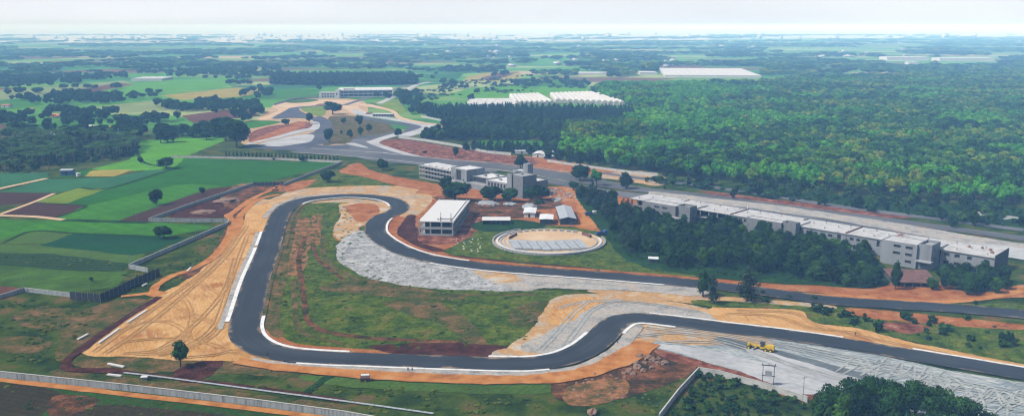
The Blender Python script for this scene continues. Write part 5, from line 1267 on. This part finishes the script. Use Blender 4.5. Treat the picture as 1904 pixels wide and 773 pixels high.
shed('blue_hut', (113, 327), 8.2, 6, 4.0, .12, 'blue grey tin hut at the edge of the palm grove', m_greysheet, m_blue, .8)
shed('service_building', (693, 217.5), 24.5, 10, 3.6, -.06, 'low white service building with row of dark windows on the far circuit', m_whitep, m_blk2, .2, .3, win=7, cat='building')
e = frame_at('canteen_roof', (1664, 533), ang=-.12, label='low rust brown sheet roof in front of the white block', cat='shed')
for x in np.linspace(.3, 17.5, 6): MB().box(x, x + .2, .1, .3, -.2, 2.2).build('post', m_steel, e)
MB().hexa([(-.5, -.5, 2.2), (18, -.5, 2.2), (18, 17, 3.4), (-.5, 17, 3.4), (-.5, -.5, 2.35), (18, -.5, 2.35), (18, 17, 3.55), (-.5, 17, 3.55)]).build('roof', m_rust, e)
MB().box(0, .15, .4, 16, -.2, 2.2).box(17.3, 17.45, .4, 16, -.2, 2.2).box(.2, 17.2, 15.8, 16, -.2, 3.3).build('wall', m_dkwall, e)
for (x, y, w, d, h, rm, wm, lb) in [(150,241,13,9,3.4,m_whitep,m_farw,'long white shed left of the village'), (204,245,11,8,4.5,m_tile,m_farw,'house with pinkish roof and white walls in the trees'), (231,252,9,7,3.2,m_whitep,m_dkwall,'dark shed with white roof edge right of the pinkish house'), (292,243,16,9,3.4,m_greysheet,m_farw,'long grey roofed shed half hidden by trees'),
    (92,218,9,8,3.4,m_tile,m_tile,'orange tiled hut at the centre of the left village'), (104,220,10,7,3.0,m_tile,m_farw,'orange hut with pale walls in the left village'), (127,217,10,7,3.6,m_tile,m_farw,'orange roofed house right in the left village'), (48,208,7,6,3.2,m_tile,m_farw,'lone small orange roofed house left of the village'), (2,200,9,7,3.4,m_tile,m_farw,'pink roofed house at the left edge of the picture'),
    (86,250,14,6,2.2,m_whitep,m_greysheet,'flat pale shed by the round dark tree'), (124,152,12,9,4,m_rust,m_tile,'small red roofed house beside the far left field'), (176,146,12,8,4,m_rust,m_farw,'tiny red roofed house in the far left')]:
    shed('village_house', (x, y), w * 1.25, d * 1.25, h, rnd.uniform(-.3, .3), lb, rm, wm, .9, .5, cat='house')

# far white two-storey block and the big blue-banded hall
e = frame_at('race_control_building', (593.5, 182.5), ang=.0, label='white two-storey building with dark windows at the head of the far circuit')
block(e, 0, 25, 0, 12, 9.0, fh=[(4 + 4.2 * k, 7 + 4.2 * k, z, z + 2.2) for k in range(5) for z in (1.5, 5.3)], wm=m_whitep, rm=m_whitep)
block(e, 25.1, 32, -3, 12, 12.5, fh=[(27, 29, 5, 8)], wm=m_whitep, rm=m_whitep)
e = frame_at('paddock_hall', (630, 181.5), ang=.16, label='large flat roofed hall with blue glass bands behind the white building')
MB().box(-1, 84, -1, 62, 10.6, 11.2).build('roof', m_whitep, e)
MB().box(0, 83, 0, 60, -.3, 1.4).box(.1, 82.9, .1, 59.9, 5.0, 6.6).box(.2, 82.8, .2, 59.8, 9.6, 10.598).build('wall', m_farw, e)
MB().box(.5, 82.5, .5, 59.5, 1.402, 4.998).build('window', m_bluew, e); MB().box(.5, 82.5, .5, 59.5, 6.602, 9.598).build('window', m_bluew, e)
for k in range(12): MB().box(k * 7.5, k * 7.5 + .5, -.3, -.02, -.3, 10.598).build('column', m_farw, e)
for k in range(9): MB().box(6 + k * 8.6, 7 + k * 8.6, 10, 50, 11.202, 11.9).build('skylight', m_farw, e)
MB().box(8, 24, 4, 12, 11.202, 14).build('roof_box', m_farw, e)

# greenhouses
def tunnel(a, b, w, h, label, group):
    a, b = G(*a), G(*b); d = b - a; e = tag(empty('greenhouse', a, math.atan2(d.y, d.x)), label, 'greenhouse', group); L_ = d.length
    V = []; K = 7
    prof = [(-w / 2, -.3), (-w / 2, h * .5)] + [(-math.cos(math.pi * k / K) * w / 2 * .98, h * .55 + math.sin(math.pi * k / K) * h * .45) for k in range(1, K)] + [(w / 2, h * .5), (w / 2, -.3)]
    n = len(prof); V = [(0, y, z) for y, z in prof] + [(L_, y, z) for y, z in prof]
    Fc = [(i, i + 1, n + i + 1, n + i) for i in range(n - 1)]; me = bpy.data.meshes.new('cover'); me.from_pydata(V, [], Fc + [tuple(range(n)), tuple(range(2 * n - 1, n - 1, -1))]); link_mesh('cover', me, [m_net], e)
    b_ = MB()
    for k in range(6): b_.box(-.12, -.02, -w / 2 + w * k / 5 - .1, -w / 2 + w * k / 5 + .1, 0, h * .6)
    b_.build('gable_frame', m_steel, e)
for k in range(8):
    t = (k + .5) / 8; tunnel((956 + 75 * t, 196.5 - 1.5 * t), (947 + 56 * t, 181.5 - 2 * t), 7.0, 6.5, 'long arched greenhouse of the left ridged block', 'arched greenhouses of the left block')
for k in range(12):
    t = (k + .5) / 12; tunnel((1033 + 130 * t, 191.5 + 5 * t), (1023 + 96 * t, 179 - 3.5 * t), 8.4, 6.5, 'long arched greenhouse of the right ridged block', 'arched greenhouses of the right block')
def flat_hall(px, w, d, h, ang, lb, m=m_net, nb=6, name='greenhouse', cat='greenhouse', group=None):
    e = frame_at(name, px, ang=ang, label=lb, cat=cat, group=group)
    MB().box(0, w, 0, d, h - .4, h).build('roof', m, e)
    MB().box(.3, w - .3, .3, .5, -.3, h - .402).box(.3, w - .3, d - .5, d - .3, -.3, h - .402).box(.3, .5, .6, d - .6, -.3, h - .402).box(w - .5, w - .3, .6, d - .6, -.3, h - .402).build('wall', m_farw, e)
    for k in range(nb): MB().box(w * (k + .2) / nb, w * (k + .26) / nb, .8, d - .8, h + .002, h + .5).build('roof_rib', m_farw, e)
flat_hall((866, 200), 70, 95, 5, -.02, 'wide flat white net house left of the ridged greenhouses')
flat_hall((1236, 144), 205, 330, 5, -.12, 'very wide pale greenhouse roof beyond the forest', nb=14)
flat_hall((1190, 139), 40, 60, 5, 0, 'short pale roof left of the wide greenhouse roof beyond the forest')
flat_hall((1075, 139), 90, 50, 4, 0, 'pale strip roof at the left rear of the forest')
flat_hall((1649, 113), 138, 60, 11, .03, 'long white warehouse leftmost of the two far beyond the forest', m_whitep, 8, 'warehouse', 'warehouse')
flat_hall((1747, 114.5), 172, 60, 11, -.02, 'long white warehouse rightmost of the two far beyond the forest', m_whitep, 8, 'warehouse', 'warehouse')
flat_hall((1690, 121), 30, 30, 8, 0, 'small white shed in front of the long far warehouse', m_whitep, 3, 'warehouse', 'warehouse')
flat_hall((243, 151), 62, 70, 5, .05, 'flat white net house in the far left fields', m_whitep, 4)
flat_hall((540, 143), 34, 18, 6, .05, 'small pale roof behind the far wood', m_whitep, 3, 'warehouse', 'warehouse')

# distant town
def town_house(w, d, h, seed):
    q = random.Random(seed); b = MB().box(0, w, 0, d, -.5, h).box(w * .2, w * .55, d * .2, d * .7, h + .002, h + 3)
    b.box(-.4, w + .4, -.4, d + .4, h - .9, h - .3)
    e = b
    return e
thp = []
for s in range(5):
    w, d, h = [(22, 16, 10), (34, 18, 14), (18, 16, 20), (48, 24, 9), (26, 20, 26)][s]
    wm_ = mb_mesh(town_house(w, d, h, s), 'wall', m_whitep)
    wb = MB()
    wb.box(1.2, w - 1.2, -.3, -.01, h * .35, h * .6)
    thp.append((wm_, mb_mesh(wb, 'window', m_bluew)))
GT = 'pale buildings of the town on the horizon'
def town(px, py, k, s=1.0):
    g = G(px, py); e = empty('town_building', g, rnd.uniform(-.5, .5)); e.scale = (s, s, s)
    tag(e, 'pale block in the scattered town far off below the horizon', 'building', GT)
    for nm, me in (('wall', thp[k][0]), ('window', thp[k][1])): o = bpy.data.objects.new(nm, me); COL.objects.link(o); o.parent = e
q = random.Random(5)
for i in range(170):
    cx = q.choice([60, 180, 330, 450, 520, 620, 700, 860, 980, 1100]); town(q.gauss(cx, 50), q.uniform(65, 78), q.randrange(5), q.uniform(.6, 1.2))
for i in range(90):
    cx = q.choice([820, 900, 960, 1040, 1150, 1320, 1450, 1520, 1600, 1650]); town(q.gauss(cx, 40), q.uniform(80, 108), q.choice([0, 1, 3]), q.uniform(.4, .8))
for i in range(30): town(q.uniform(880, 1280), q.uniform(104, 126), q.choice([0, 1, 3]), q.uniform(.4, .7))
for i in range(30): town(q.gauss(1450, 200), q.uniform(64, 74), q.randrange(5), q.uniform(1.0, 1.8))

# ---------------------------------------------------------------- round sunken arena with seating
ac = Vector((19.2, 448.5, 0)); R0 = 29.5
e = tag(empty('arena', ac), 'round stone arena with sand floor and terraces on green verge', 'arena')
def ring(r0, r1, z0, z1, a0, a1, mat, nm, n=48, gap=0.0):
    b = MB()
    for k in range(n):
        t0, t1 = a0 + (a1 - a0) * k / n, a0 + (a1 - a0) * (k + 1 - gap) / n
        c = lambda r, t, z: (math.cos(t) * r, math.sin(t) * r, z)
        b.hexa([c(r0, t0, z0), c(r1, t0, z0), c(r1, t1, z0), c(r0, t1, z0), c(r0, t0, z1), c(r1, t0, z1), c(r1, t1, z1), c(r0, t1, z1)])
    return b.build(nm, mat, e)
D2 = math.radians
ring(28.6, 29.5, -.2, 1.3, D2(120), D2(375), m_conc_n, 'outer_wall', 60, .12)
ring(26.4, 27.4, -.2, 1.0, D2(130), D2(372), m_whitep, 'terrace', 60, .0)
ring(24.6, 25.4, -.2, .7, D2(150), D2(280), m_conc_n, 'terrace', 40, .0)
ring(22.6, 23.4, -.2, .45, D2(165), D2(240), m_conc_n, 'terrace', 30, .0)
ring(20.8, 21.4, -.2, 1.6, D2(142), D2(168), m_rust, 'brown_wall', 10); ring(23.0, 24.0, -.2, 2.0, D2(18), D2(38), m_rust, 'brown_wall', 10)
ring(24.6, 25.2, -.2, .8, D2(-70), D2(16), m_conc_n, 'terrace', 30)
for k in range(11):
    t = D2(57 + 8.2 * k); x, y = math.cos(t) * 27.5, math.sin(t) * 25.6
    MB().box(x - 1.05, x + 1.05, y - 1.6, y + .6, -.2, 1.2).box(x - 1.1, x + 1.1, y - 2.6, y - 1.603, -.2, .55).build('seat_block', m_conc_n, e)
for k in range(8):
    x = -18 + k * 4.75; y0 = -21.5 + abs(k - 3.2) * .9; L_ = 15.5
    sh = -3.2
    MB().hexa([(x, y0, .0), (x + 4.0, y0, .0), (x + 4.0 + sh, y0 + L_, .0), (x + sh, y0 + L_, .0), (x, y0, 1.5), (x + 4.0, y0, 1.5), (x + 4.0 + sh, y0 + L_, 2.1), (x + sh, y0 + L_, 2.1)]).build('seating_slab', m_greysheet, e)
V = [(math.cos(t / 24 * math.pi) * 28.5 + ac.x, math.sin(t / 24 * math.pi) * 28.5 + ac.y) for t in range(48)]
patch('sand', [project(x, y) for x, y in V], m_sand2, 14, smooth=False, rag=0, fringe=0)

# ---------------------------------------------------------------- walls and fences
def wall(px, h, label, m=m_cwall, th=.25, posts=4.0, name='boundary_wall', cat='wall', pm=None):
    P = resample(GX(px), posts); e = tag(empty(name, P[0]), label, cat); inv = -P[0]
    Q = [p + inv for p in P]
    solid_strip('wall_panel', Q, th, h + .3, m, -.3, e)
    b = MB()
    for p in Q: b.box(p.x - .16, p.x + .16, p.y - .16, p.y + .16, -.3, h + .06)
    b.build('pillar', pm or m, e)
    if name == 'boundary_wall': solid_strip('coping', Q, th + .16, .1, m_cwall2, h + .001, e)
wall([(-60,693),(0,701),(247,727),(480,754.5),(640,776),(740,794)], 2.1, 'long stained grey wall crossing the lower left corner')
wall([(-50,567),(0,556),(45,542),(131,552)], 1.8, 'pale wall bending beside the red field on the left edge')
wall([(275,506),(240,499),(424,419)], 2.0, 'pale wall running diagonally beside the haul road')
wall([(424,419),(425,413),(277,412),(345,387),(470,345)], 2.0, 'pale wall with sharp corner beside the dark ploughed strip')
wall([(528,346),(560,333),(636,304)], 2.0, 'pale wall along the right end of the big green field')
wall([(318,293),(400,294.5),(520,297.5),(636,303)], 1.8, 'long low white wall in front of the row of clipped trees', m_cwall2)
wall([(1226,780),(1262,733),(1299,693),(1340,700),(1420,722),(1500,748)], 2.0, 'pale wall with corner in the lower right', m_cwall2)
wall([(741,257),(790,263),(850,273),(905,285),(950,289)], 2.4, 'green grey wall above the red mounds', m_cwall2)
wall([(1018,301),(1063,308),(1130,317),(1230,330)], 2.0, 'pale wall at the foot of the forest corner', m_cwall2)
wall([(783,218),(833,228)], 2.2, 'short pale wall below the plantation', m_cwall2)
wall([(509,196),(548,185),(593,183)], 2.5, 'grey wall at the upper left of the far circuit', m_cwall2)
wall([(1817,401),(1850,407)], 2.6, 'short white wall piece at the forest foot, left of another', m_cwall2)
wall([(1866,408),(1892,412)], 2.6, 'short white wall piece at the forest foot, nearest the right edge', m_cwall2)
wall([(1195,325),(1222,327)], 2.4, 'short pale wall piece at the forest foot left of centre', m_cwall2)
def sheet_fence(px, h, label):
    P = resample(GX(px), 3.0); e = tag(empty('sheet_fence', P[0]), label, 'fence')
    for i in range(len(P) - 1):
        a, b = P[i] - P[0], P[i + 1] - P[0]; d = (b - a).normalized(); n = Vector((-d.y, d.x, 0)); pts = []
        K = 8; top = []
        for k in range(K + 1):
            q = a.lerp(b, .02 + .96 * k / K) + n * (.05 if k % 2 else -.05); top.append(q)
        solid_strip('sheet_panel', top, .05, h + .2 + rnd.uniform(-.15, .1), m_dsheet, -.2, e)
        if i: MB().box(a.x - .08, a.x + .08, a.y - .08, a.y + .08, -.2, h + .2).build('post', m_steel, e)
sheet_fence([(131,557),(187,562),(212,551),(250,532),(297,512)], 3.6, 'dark sheet metal fence beside the haul road on the left')
sheet_fence([(471,346),(500,345.5),(528,345)], 2.8, 'dark sheet metal fence behind the orange excavator')

# ---------------------------------------------------------------- poles, slabs, rocks, heaps
for (x, y, h, lb) in [(241,500,7,'thin pole at the end of the diagonal wall'), (363,436,7,'thin pole inside the corner of the pale walls'), (254,412,6,'thin pole on the hedge line of the left fields'), (45,542,7,'thin pole at the bend of the wall on the left edge'), (168,560,7,'thin pole in front of the dark sheet fence'), (290,522,6,'thin pole at the upper end of the dark sheet fence'), (1492,752,9,'thin pole left of the large trees in the lower right')]:
    e = frame_at('utility_pole', (x, y), ang=.2, label=lb, cat='pole')
    MB().tube([(0, 0, -.3), (0, 0, h)], [.1, .06], 8).build('post', m_steel, e); MB().box(-.8, .8, -.05, .05, h - .5, h - .38).build('crossarm', m_steel, e)
e = frame_at('transformer_structure', (1417, 716), ang=-.25, label='twin pole electric transformer frame by the pale wall', cat='transformer')
for x in (0, 3.4): MB().tube([(x, 0, -.3), (x, 0, 7)], .09, 8).build('pole', m_dsheet, e)
MB().box(-.5, 3.9, -.12, .12, 6.7, 6.95).box(-.3, 3.7, -.1, .1, 3.3, 3.5).build('crossarm', m_dsheet, e)
MB().box(.7, 2.7, -.6, .6, 3.52, 5.2).build('transformer_box', m_greysheet, e)
for x in (-.2, 1.7, 3.6): MB().tube([(x, 0, 6.95), (x, 0, 7.5)], .1, 6).build('insulator', m_rust, e)
for (a, b, lb) in [((145,633),(164,623),'long pale kerb slab lying alone on the brown ground'), ((237,602),(272,579),'longest pale slab along the trench by the sand'), ((184,640),(222,613),'pale slab below the longest slab along the trench'), ((201,678),(231,684),'pale slab at the lower bend of the trench'), ((200,698),(226,701),'pale slab between trench and stained wall'), ((348,506),(355,499),'short white slab in the grass beside the haul road'), ((265,533),(273,529),'short white slab behind the dark fence')]:
    A, B = G(*a), G(*b); e = tag(empty('kerb_slab', A), lb, 'concrete slab'); solid_strip('slab', [Vector((0, 0, 0)), B - A], .8, .45, m_whitep, .3, e)
    for t in (.1, .9): c = (B - A) * t; MB().box(c.x - .15, c.x + .15, c.y - .3, c.y + .3, -.1, .298).build('bearer', m_bark, e)
e = frame_at('concrete_box', (262, 707), ang=.1, label='small pale concrete box beside the drain', cat='box'); MB().box(0, 1.8, 0, 1.4, -.1, 1.0).build('body', m_conc_n, e); MB().box(-.15, 1.95, -.15, 1.55, 1.002, 1.15).build('lid', m_whitep, e)
RK = [(1190,664,1.2),(1203,668,1.0),(1199,676,.8),(1214,672,1.3),(1222,676,1.0),(1236,677,1.2),(1185,685,1.5),(1206,664,.9),(1225,668,.9),(1170,692,1.2),(1178,696,1.0),(1101,768,1.4),(1212,684,.8),(1196,690,1.1),(1160,695,.8),(1182,676,.9)]
for i, (x, y, r_) in enumerate(RK):
    g = G(x, y); b = MB().ball((0, 0, r_ * .35), r_, i, .7, 2, (1.2, .9, .75)); o = b.build('boulder', m_rock); o.location = g; o.rotation_euler = (0, 0, i * 1.3)
    if (x, y) == (1101, 768): tag(o, 'single brown boulder at the lower edge of the picture', 'boulder')
    else: tag(o, 'brown boulder in the heap beside the orange earth road', 'boulder', 'boulders beside the orange earth road')
def heap(px, w, d, h, m, lb, seed):
    g = G(*px); b = MB().ball((0, 0, 0), 1.0, seed, .45, 3, (w / 2, d / 2, h)); o = b.build('gravel_heap', m); o.location = g; tag(o, lb, 'heap')
heap((985,386), 9, 16, 2.4, m_heap, 'grey gravel heap behind the small white shed', 1); heap((906,378), 12, 14, 1.6, m_heap, 'pale grey heap behind the white roofed building', 2); heap((948,380), 9, 9, 1.2, m_heap, 'flat grey heap in the middle of the yard', 3)
heap((1035,372), 7, 10, 1.4, m_heap, 'grey rubble heap left of the tree row', 4); heap((600,196), 20, 14, 2.2, m_rock, 'earth heap at the head of the far circuit', 5)
heap((420,374), 16, 14, 2.0, m_rock, 'brown earth heap beside the pale wall corner', 6); heap((380,395), 14, 10, 1.4, m_rock, 'low brown earth heap inside the pale wall corner', 7); heap((686,212), 10, 10, 2.0, m_rust, 'red earth heap above the low service building', 8)
q = random.Random(3)
def rubble(px, n, m, lb, grp, s0, s1):
    for (x, y) in scatter(px, math.sqrt(max(1, abs(sum(a.x * b.y - b.x * a.y for a, b in zip(GX(px), GX(px)[1:] + GX(px)[:1]))) / 2 / n)), 90 + n):
        s = q.uniform(s0, s1); o = MB().ball((0, 0, s * .3), s, q.random() * 9, .9, 1, (1.3, .9, .7)).build('rubble_block', m); o.location = (x, y, 0); o.rotation_euler = (0, 0, q.random() * 3); tag(o, lb, 'rubble', grp)
rubble([(1015,352),(1062,352),(1075,372),(1030,378)], 34, m_conc_n, 'pale rubble block in the dump below the right end of the grey building', 'rubble in the dump by the grey building', .5, 1.4)
rubble([(845,444),(895,440),(895,470),(850,466)], 26, m_whitep, 'white stone lying in the grass left of the arena', 'white stones left of the arena', .3, .7)
rubble([(880,372),(935,370),(930,384),(885,384)], 22, m_conc_n, 'grey rubble block behind the white roofed building', 'rubble behind the white roofed building', .4, 1.0)
rubble([(735,268),(830,276),(900,290),(820,290),(750,278)], 30, m_rock, 'earth clod on the red mounds', 'clods on the red mounds', .6, 1.5)
rubble([(1080,690),(1180,700),(1160,745),(1060,740)], 26, m_rock, 'brown clod on the bare earth below the road bend', 'clods on the bare earth', .3, .8)

# ---------------------------------------------------------------- vehicles
def wheel(e, x, y, r, w, name='wheel'):
    o = MB().tube([(x, y - w / 2, r), (x, y + w / 2, r)], r, 16).build(name, m_blk_r, e); MB().tube([(x, y - w / 2 - .03, r), (x, y + w / 2 + .03, r)], r * .5, 12).build('rim', m_yel, o)
e = frame_at('motor_grader', (1438, 655), ang=math.pi - .50, label='yellow motor grader parked on the grey base of the apron', cat='grader')
for s in (-1, 1):
    wheel(e, .8, s * 1.0, .72, .45); wheel(e, 2.5, s * 1.0, .72, .45); wheel(e, 8.3, s * 1.0, .72, .4)
MB().box(-.2, 3.0, -.75, .75, .9, 2.3).box(-.1, 1.6, -.6, .6, 2.302, 2.5).build('engine_hood', m_yel, e)
MB().box(3.05, 4.5, -.8, .8, 1.0, 1.6).build('cab_floor', m_yel, e); MB().box(3.1, 4.4, -.72, .72, 1.602, 3.0).build('cab', m_glass, e); MB().box(2.95, 4.6, -.85, .85, 3.002, 3.15).build('cab_roof', m_dsheet, e)
MB().hexa([(4.5, -.2, 1.3), (8.6, -.2, 1.5), (8.6, .2, 1.5), (4.5, .2, 1.3), (4.5, -.2, 1.75), (8.6, -.2, 2.0), (8.6, .2, 2.0), (4.5, .2, 1.75)]).box(8.1, 8.9, -.5, .5, 1.2, 2.2).build('front_beam', m_yel, e)
MB().hexa([(5.4, -1.8, .2), (5.6, -1.8, .2), (6.6, 1.8, .2), (6.4, 1.8, .2), (5.3, -1.8, .9), (5.5, -1.8, .9), (6.5, 1.8, .9), (6.3, 1.8, .9)]).build('blade', m_steel, e)
MB().tube([(6, 0, 1.6), (6, 0, .9)], .5, 10).build('turntable', m_yel, e)
e = frame_at('excavator', (506, 355.5), ang=.1, label='orange excavator working beside the dark sheet fence', cat='excavator')
for y in (0, 2.2): MB().box(0, 4.0, y, y + .6, .1, .9).box(.3, 3.7, y + .02, y + .58, -.1, .1 - .002).build('track', m_blk_r, e)
MB().box(.3, 3.8, .1, 2.7, 1.0, 2.2).build('body', m_orp, e); MB().box(2.2, 3.6, .15, 1.2, 2.202, 3.3).build('cab', m_glass, e); MB().box(2.1, 3.7, .05, 1.3, 3.302, 3.42).build('cab_roof', m_orp, e)
MB().tube([(3.6, 1.8, 2.0), (5.4, 1.8, 4.6), (6.6, 1.8, 3.8)], [.3, .25, .2], 6).build('boom', m_orp, e); MB().tube([(6.6, 1.8, 3.9), (6.9, 1.8, 1.4)], [.2, .16], 6).build('stick', m_orp, e); MB().hexa([(6.4, 1.3, .6), (7.3, 1.3, .5), (7.3, 2.3, .5), (6.4, 2.3, .6), (6.5, 1.3, 1.4), (7.2, 1.3, 1.4), (7.2, 2.3, 1.4), (6.5, 2.3, 1.4)]).build('bucket', m_steel, e)
e = frame_at('tank_trailer', (669, 711), ang=.15, label='rusty drum trailer with pale top standing in the grass', cat='trailer')
MB().tube([(.2, .9, 1.3), (3.2, .9, 1.3)], .85, 16).build('tank', m_rust, e); MB().box(.4, 3.0, .3, 1.5, 2.05, 2.3).build('cover', m_whsheet, e); MB().box(0, 3.4, .3, 1.5, .35, .55).tube([(3.3, .9, .45), (4.8, .9, .3)], .08, 6).build('chassis', m_rust, e)
for y in (0, 1.8): wheel(e, 1.7, y, .5, .25)
for (px, ang, lb) in [((1089,402),.3,'blue and white truck parked at the right edge of the yard'), ((1110,440),.5,'dark blue truck parked behind the arena under the tree row')]:
    e = frame_at('truck', px, ang=ang, label=lb, cat='truck')
    MB().box(0, 5.0, 0, 2.3, 1.0, 1.25).box(0, 5, 0, .1, 1.252, 2.0).box(0, 5, 2.2, 2.3, 1.252, 2.0).box(0, .1, .1, 2.2, 1.252, 2.0).build('cargo_bed', m_blue, e); MB().box(5.1, 7.0, .05, 2.25, .7, 2.7).build('cab', m_whitep if ang < .4 else m_blue, e); MB().box(7.002, 7.05, .25, 2.05, 1.7, 2.5).build('windscreen', m_glass, e)
    for x in (.9, 2.0, 5.9):
        for y in (.2, 2.1): MB().tube([(x, y - .15, .5), (x, y + .15, .5)], .5, 14).build('wheel', m_blk_r, e)
e = frame_at('water_tank', (146, 328), ang=0, label='round white water tank beside the blue hut', cat='tank'); MB().tube([(0, 0, -.2), (0, 0, 2.6)], 1.6, 16).build('body', m_whitep, e); MB().tube([(0, 0, 2.602), (0, 0, 2.9)], [.8, .5], 12).build('lid', m_whitep, e)

# ---------------------------------------------------------------- people
def skin_body(joints, edges, radii, name, mat):
    me = bpy.data.meshes.new(name); me.from_pydata(joints, edges, []); o = bpy.data.objects.new(name, me); COL.objects.link(o)
    me.materials.append(mat); o.modifiers.new('skin', 'SKIN'); o.modifiers.new('sub', 'SUBSURF').levels = 1; o.modifiers['sub'].render_levels = 1
    for i, r_ in enumerate(radii): me.skin_vertices[0].data[i].radius = (r_, r_ * .85)
    me.skin_vertices[0].data[0].use_root = True
    return o
m_cloth_d = solid('dark_cloth', (0.035, 0.03, 0.035), 0.9, 0.2, 4, 0.1); m_cloth_r = solid('maroon_cloth', (0.16, 0.03, 0.03), 0.9, 0.2, 4, 0.1); m_hair = solid('hair', (0.012, 0.01, 0.01), 0.8, 0.1, 4, 0.1); m_scarf = solid('pale_scarf', (0.6, 0.5, 0.45), 0.9, 0.1, 4, 0.1)
def person(px, label, crouch, mat, hair, ang, group=None):
    if crouch: J = [(0,0,.45),(0,.02,.7),(0,.12,.98),(0,.16,1.1),(0,.18,1.24),(.11,.05,.42),(.13,.42,.48),(.12,.25,.06),(.12,.40,.03),(-.11,.05,.42),(-.13,.42,.48),(-.12,.25,.06),(-.12,.40,.03),(.2,.12,.93),(.26,.30,.70),(.16,.50,.62),(-.2,.12,.93),(-.26,.30,.70),(-.16,.50,.62)]
    else: J = [(0,0,.92),(0,.02,1.18),(0,0,1.42),(0,0,1.52),(0,.02,1.66),(.1,0,.88),(.12,.05,.48),(.12,-.05,.07),(.12,.12,.03),(-.1,0,.88),(-.12,-.02,.48),(-.12,-.1,.07),(-.12,.07,.03),(.2,0,1.38),(.25,.03,1.1),(.22,.18,.9),(-.2,0,1.38),(-.26,.02,1.1),(-.24,.12,.86)]
    Ed = [(0,1),(1,2),(2,3),(3,4),(0,5),(5,6),(6,7),(7,8),(0,9),(9,10),(10,11),(11,12),(2,13),(13,14),(14,15),(2,16),(16,17),(17,18)]
    Rr = [.15,.14,.15,.06,.11,.1,.07,.05,.04,.1,.07,.05,.04,.07,.05,.035,.07,.05,.035]
    o = skin_body(J, Ed, Rr, 'person', mat); o.location = G(*px) + Vector((0, 0, .55)) ; o.rotation_euler = (0, 0, ang); tag(o, label, 'person', group)
    hd = J[4]; MB().ball((hd[0], hd[1] - .01, hd[2] + .06), .13, 1, .1, 2, (1, 1, .9)).build('hair', hair, o, True)
person((759,692), 'person in dark clothes crouching at the bottom kerb, left of another', True, m_cloth_d, m_hair, .4)
person((766,692), 'person in dark clothes crouching at the bottom kerb, right of another', True, m_cloth_d, m_hair, -.6)
person((498,663), 'person in dark clothes on the asphalt at the lower left bend', True, m_cloth_d, m_hair, 1.2)
person((1149,640), 'person in dark clothes crouching at the kerb of the right bend', True, m_cloth_d, m_hair, 2.2)
person((1590,627), 'person in maroon clothes standing at the far edge of the right track', False, m_cloth_r, m_scarf, 3.0)
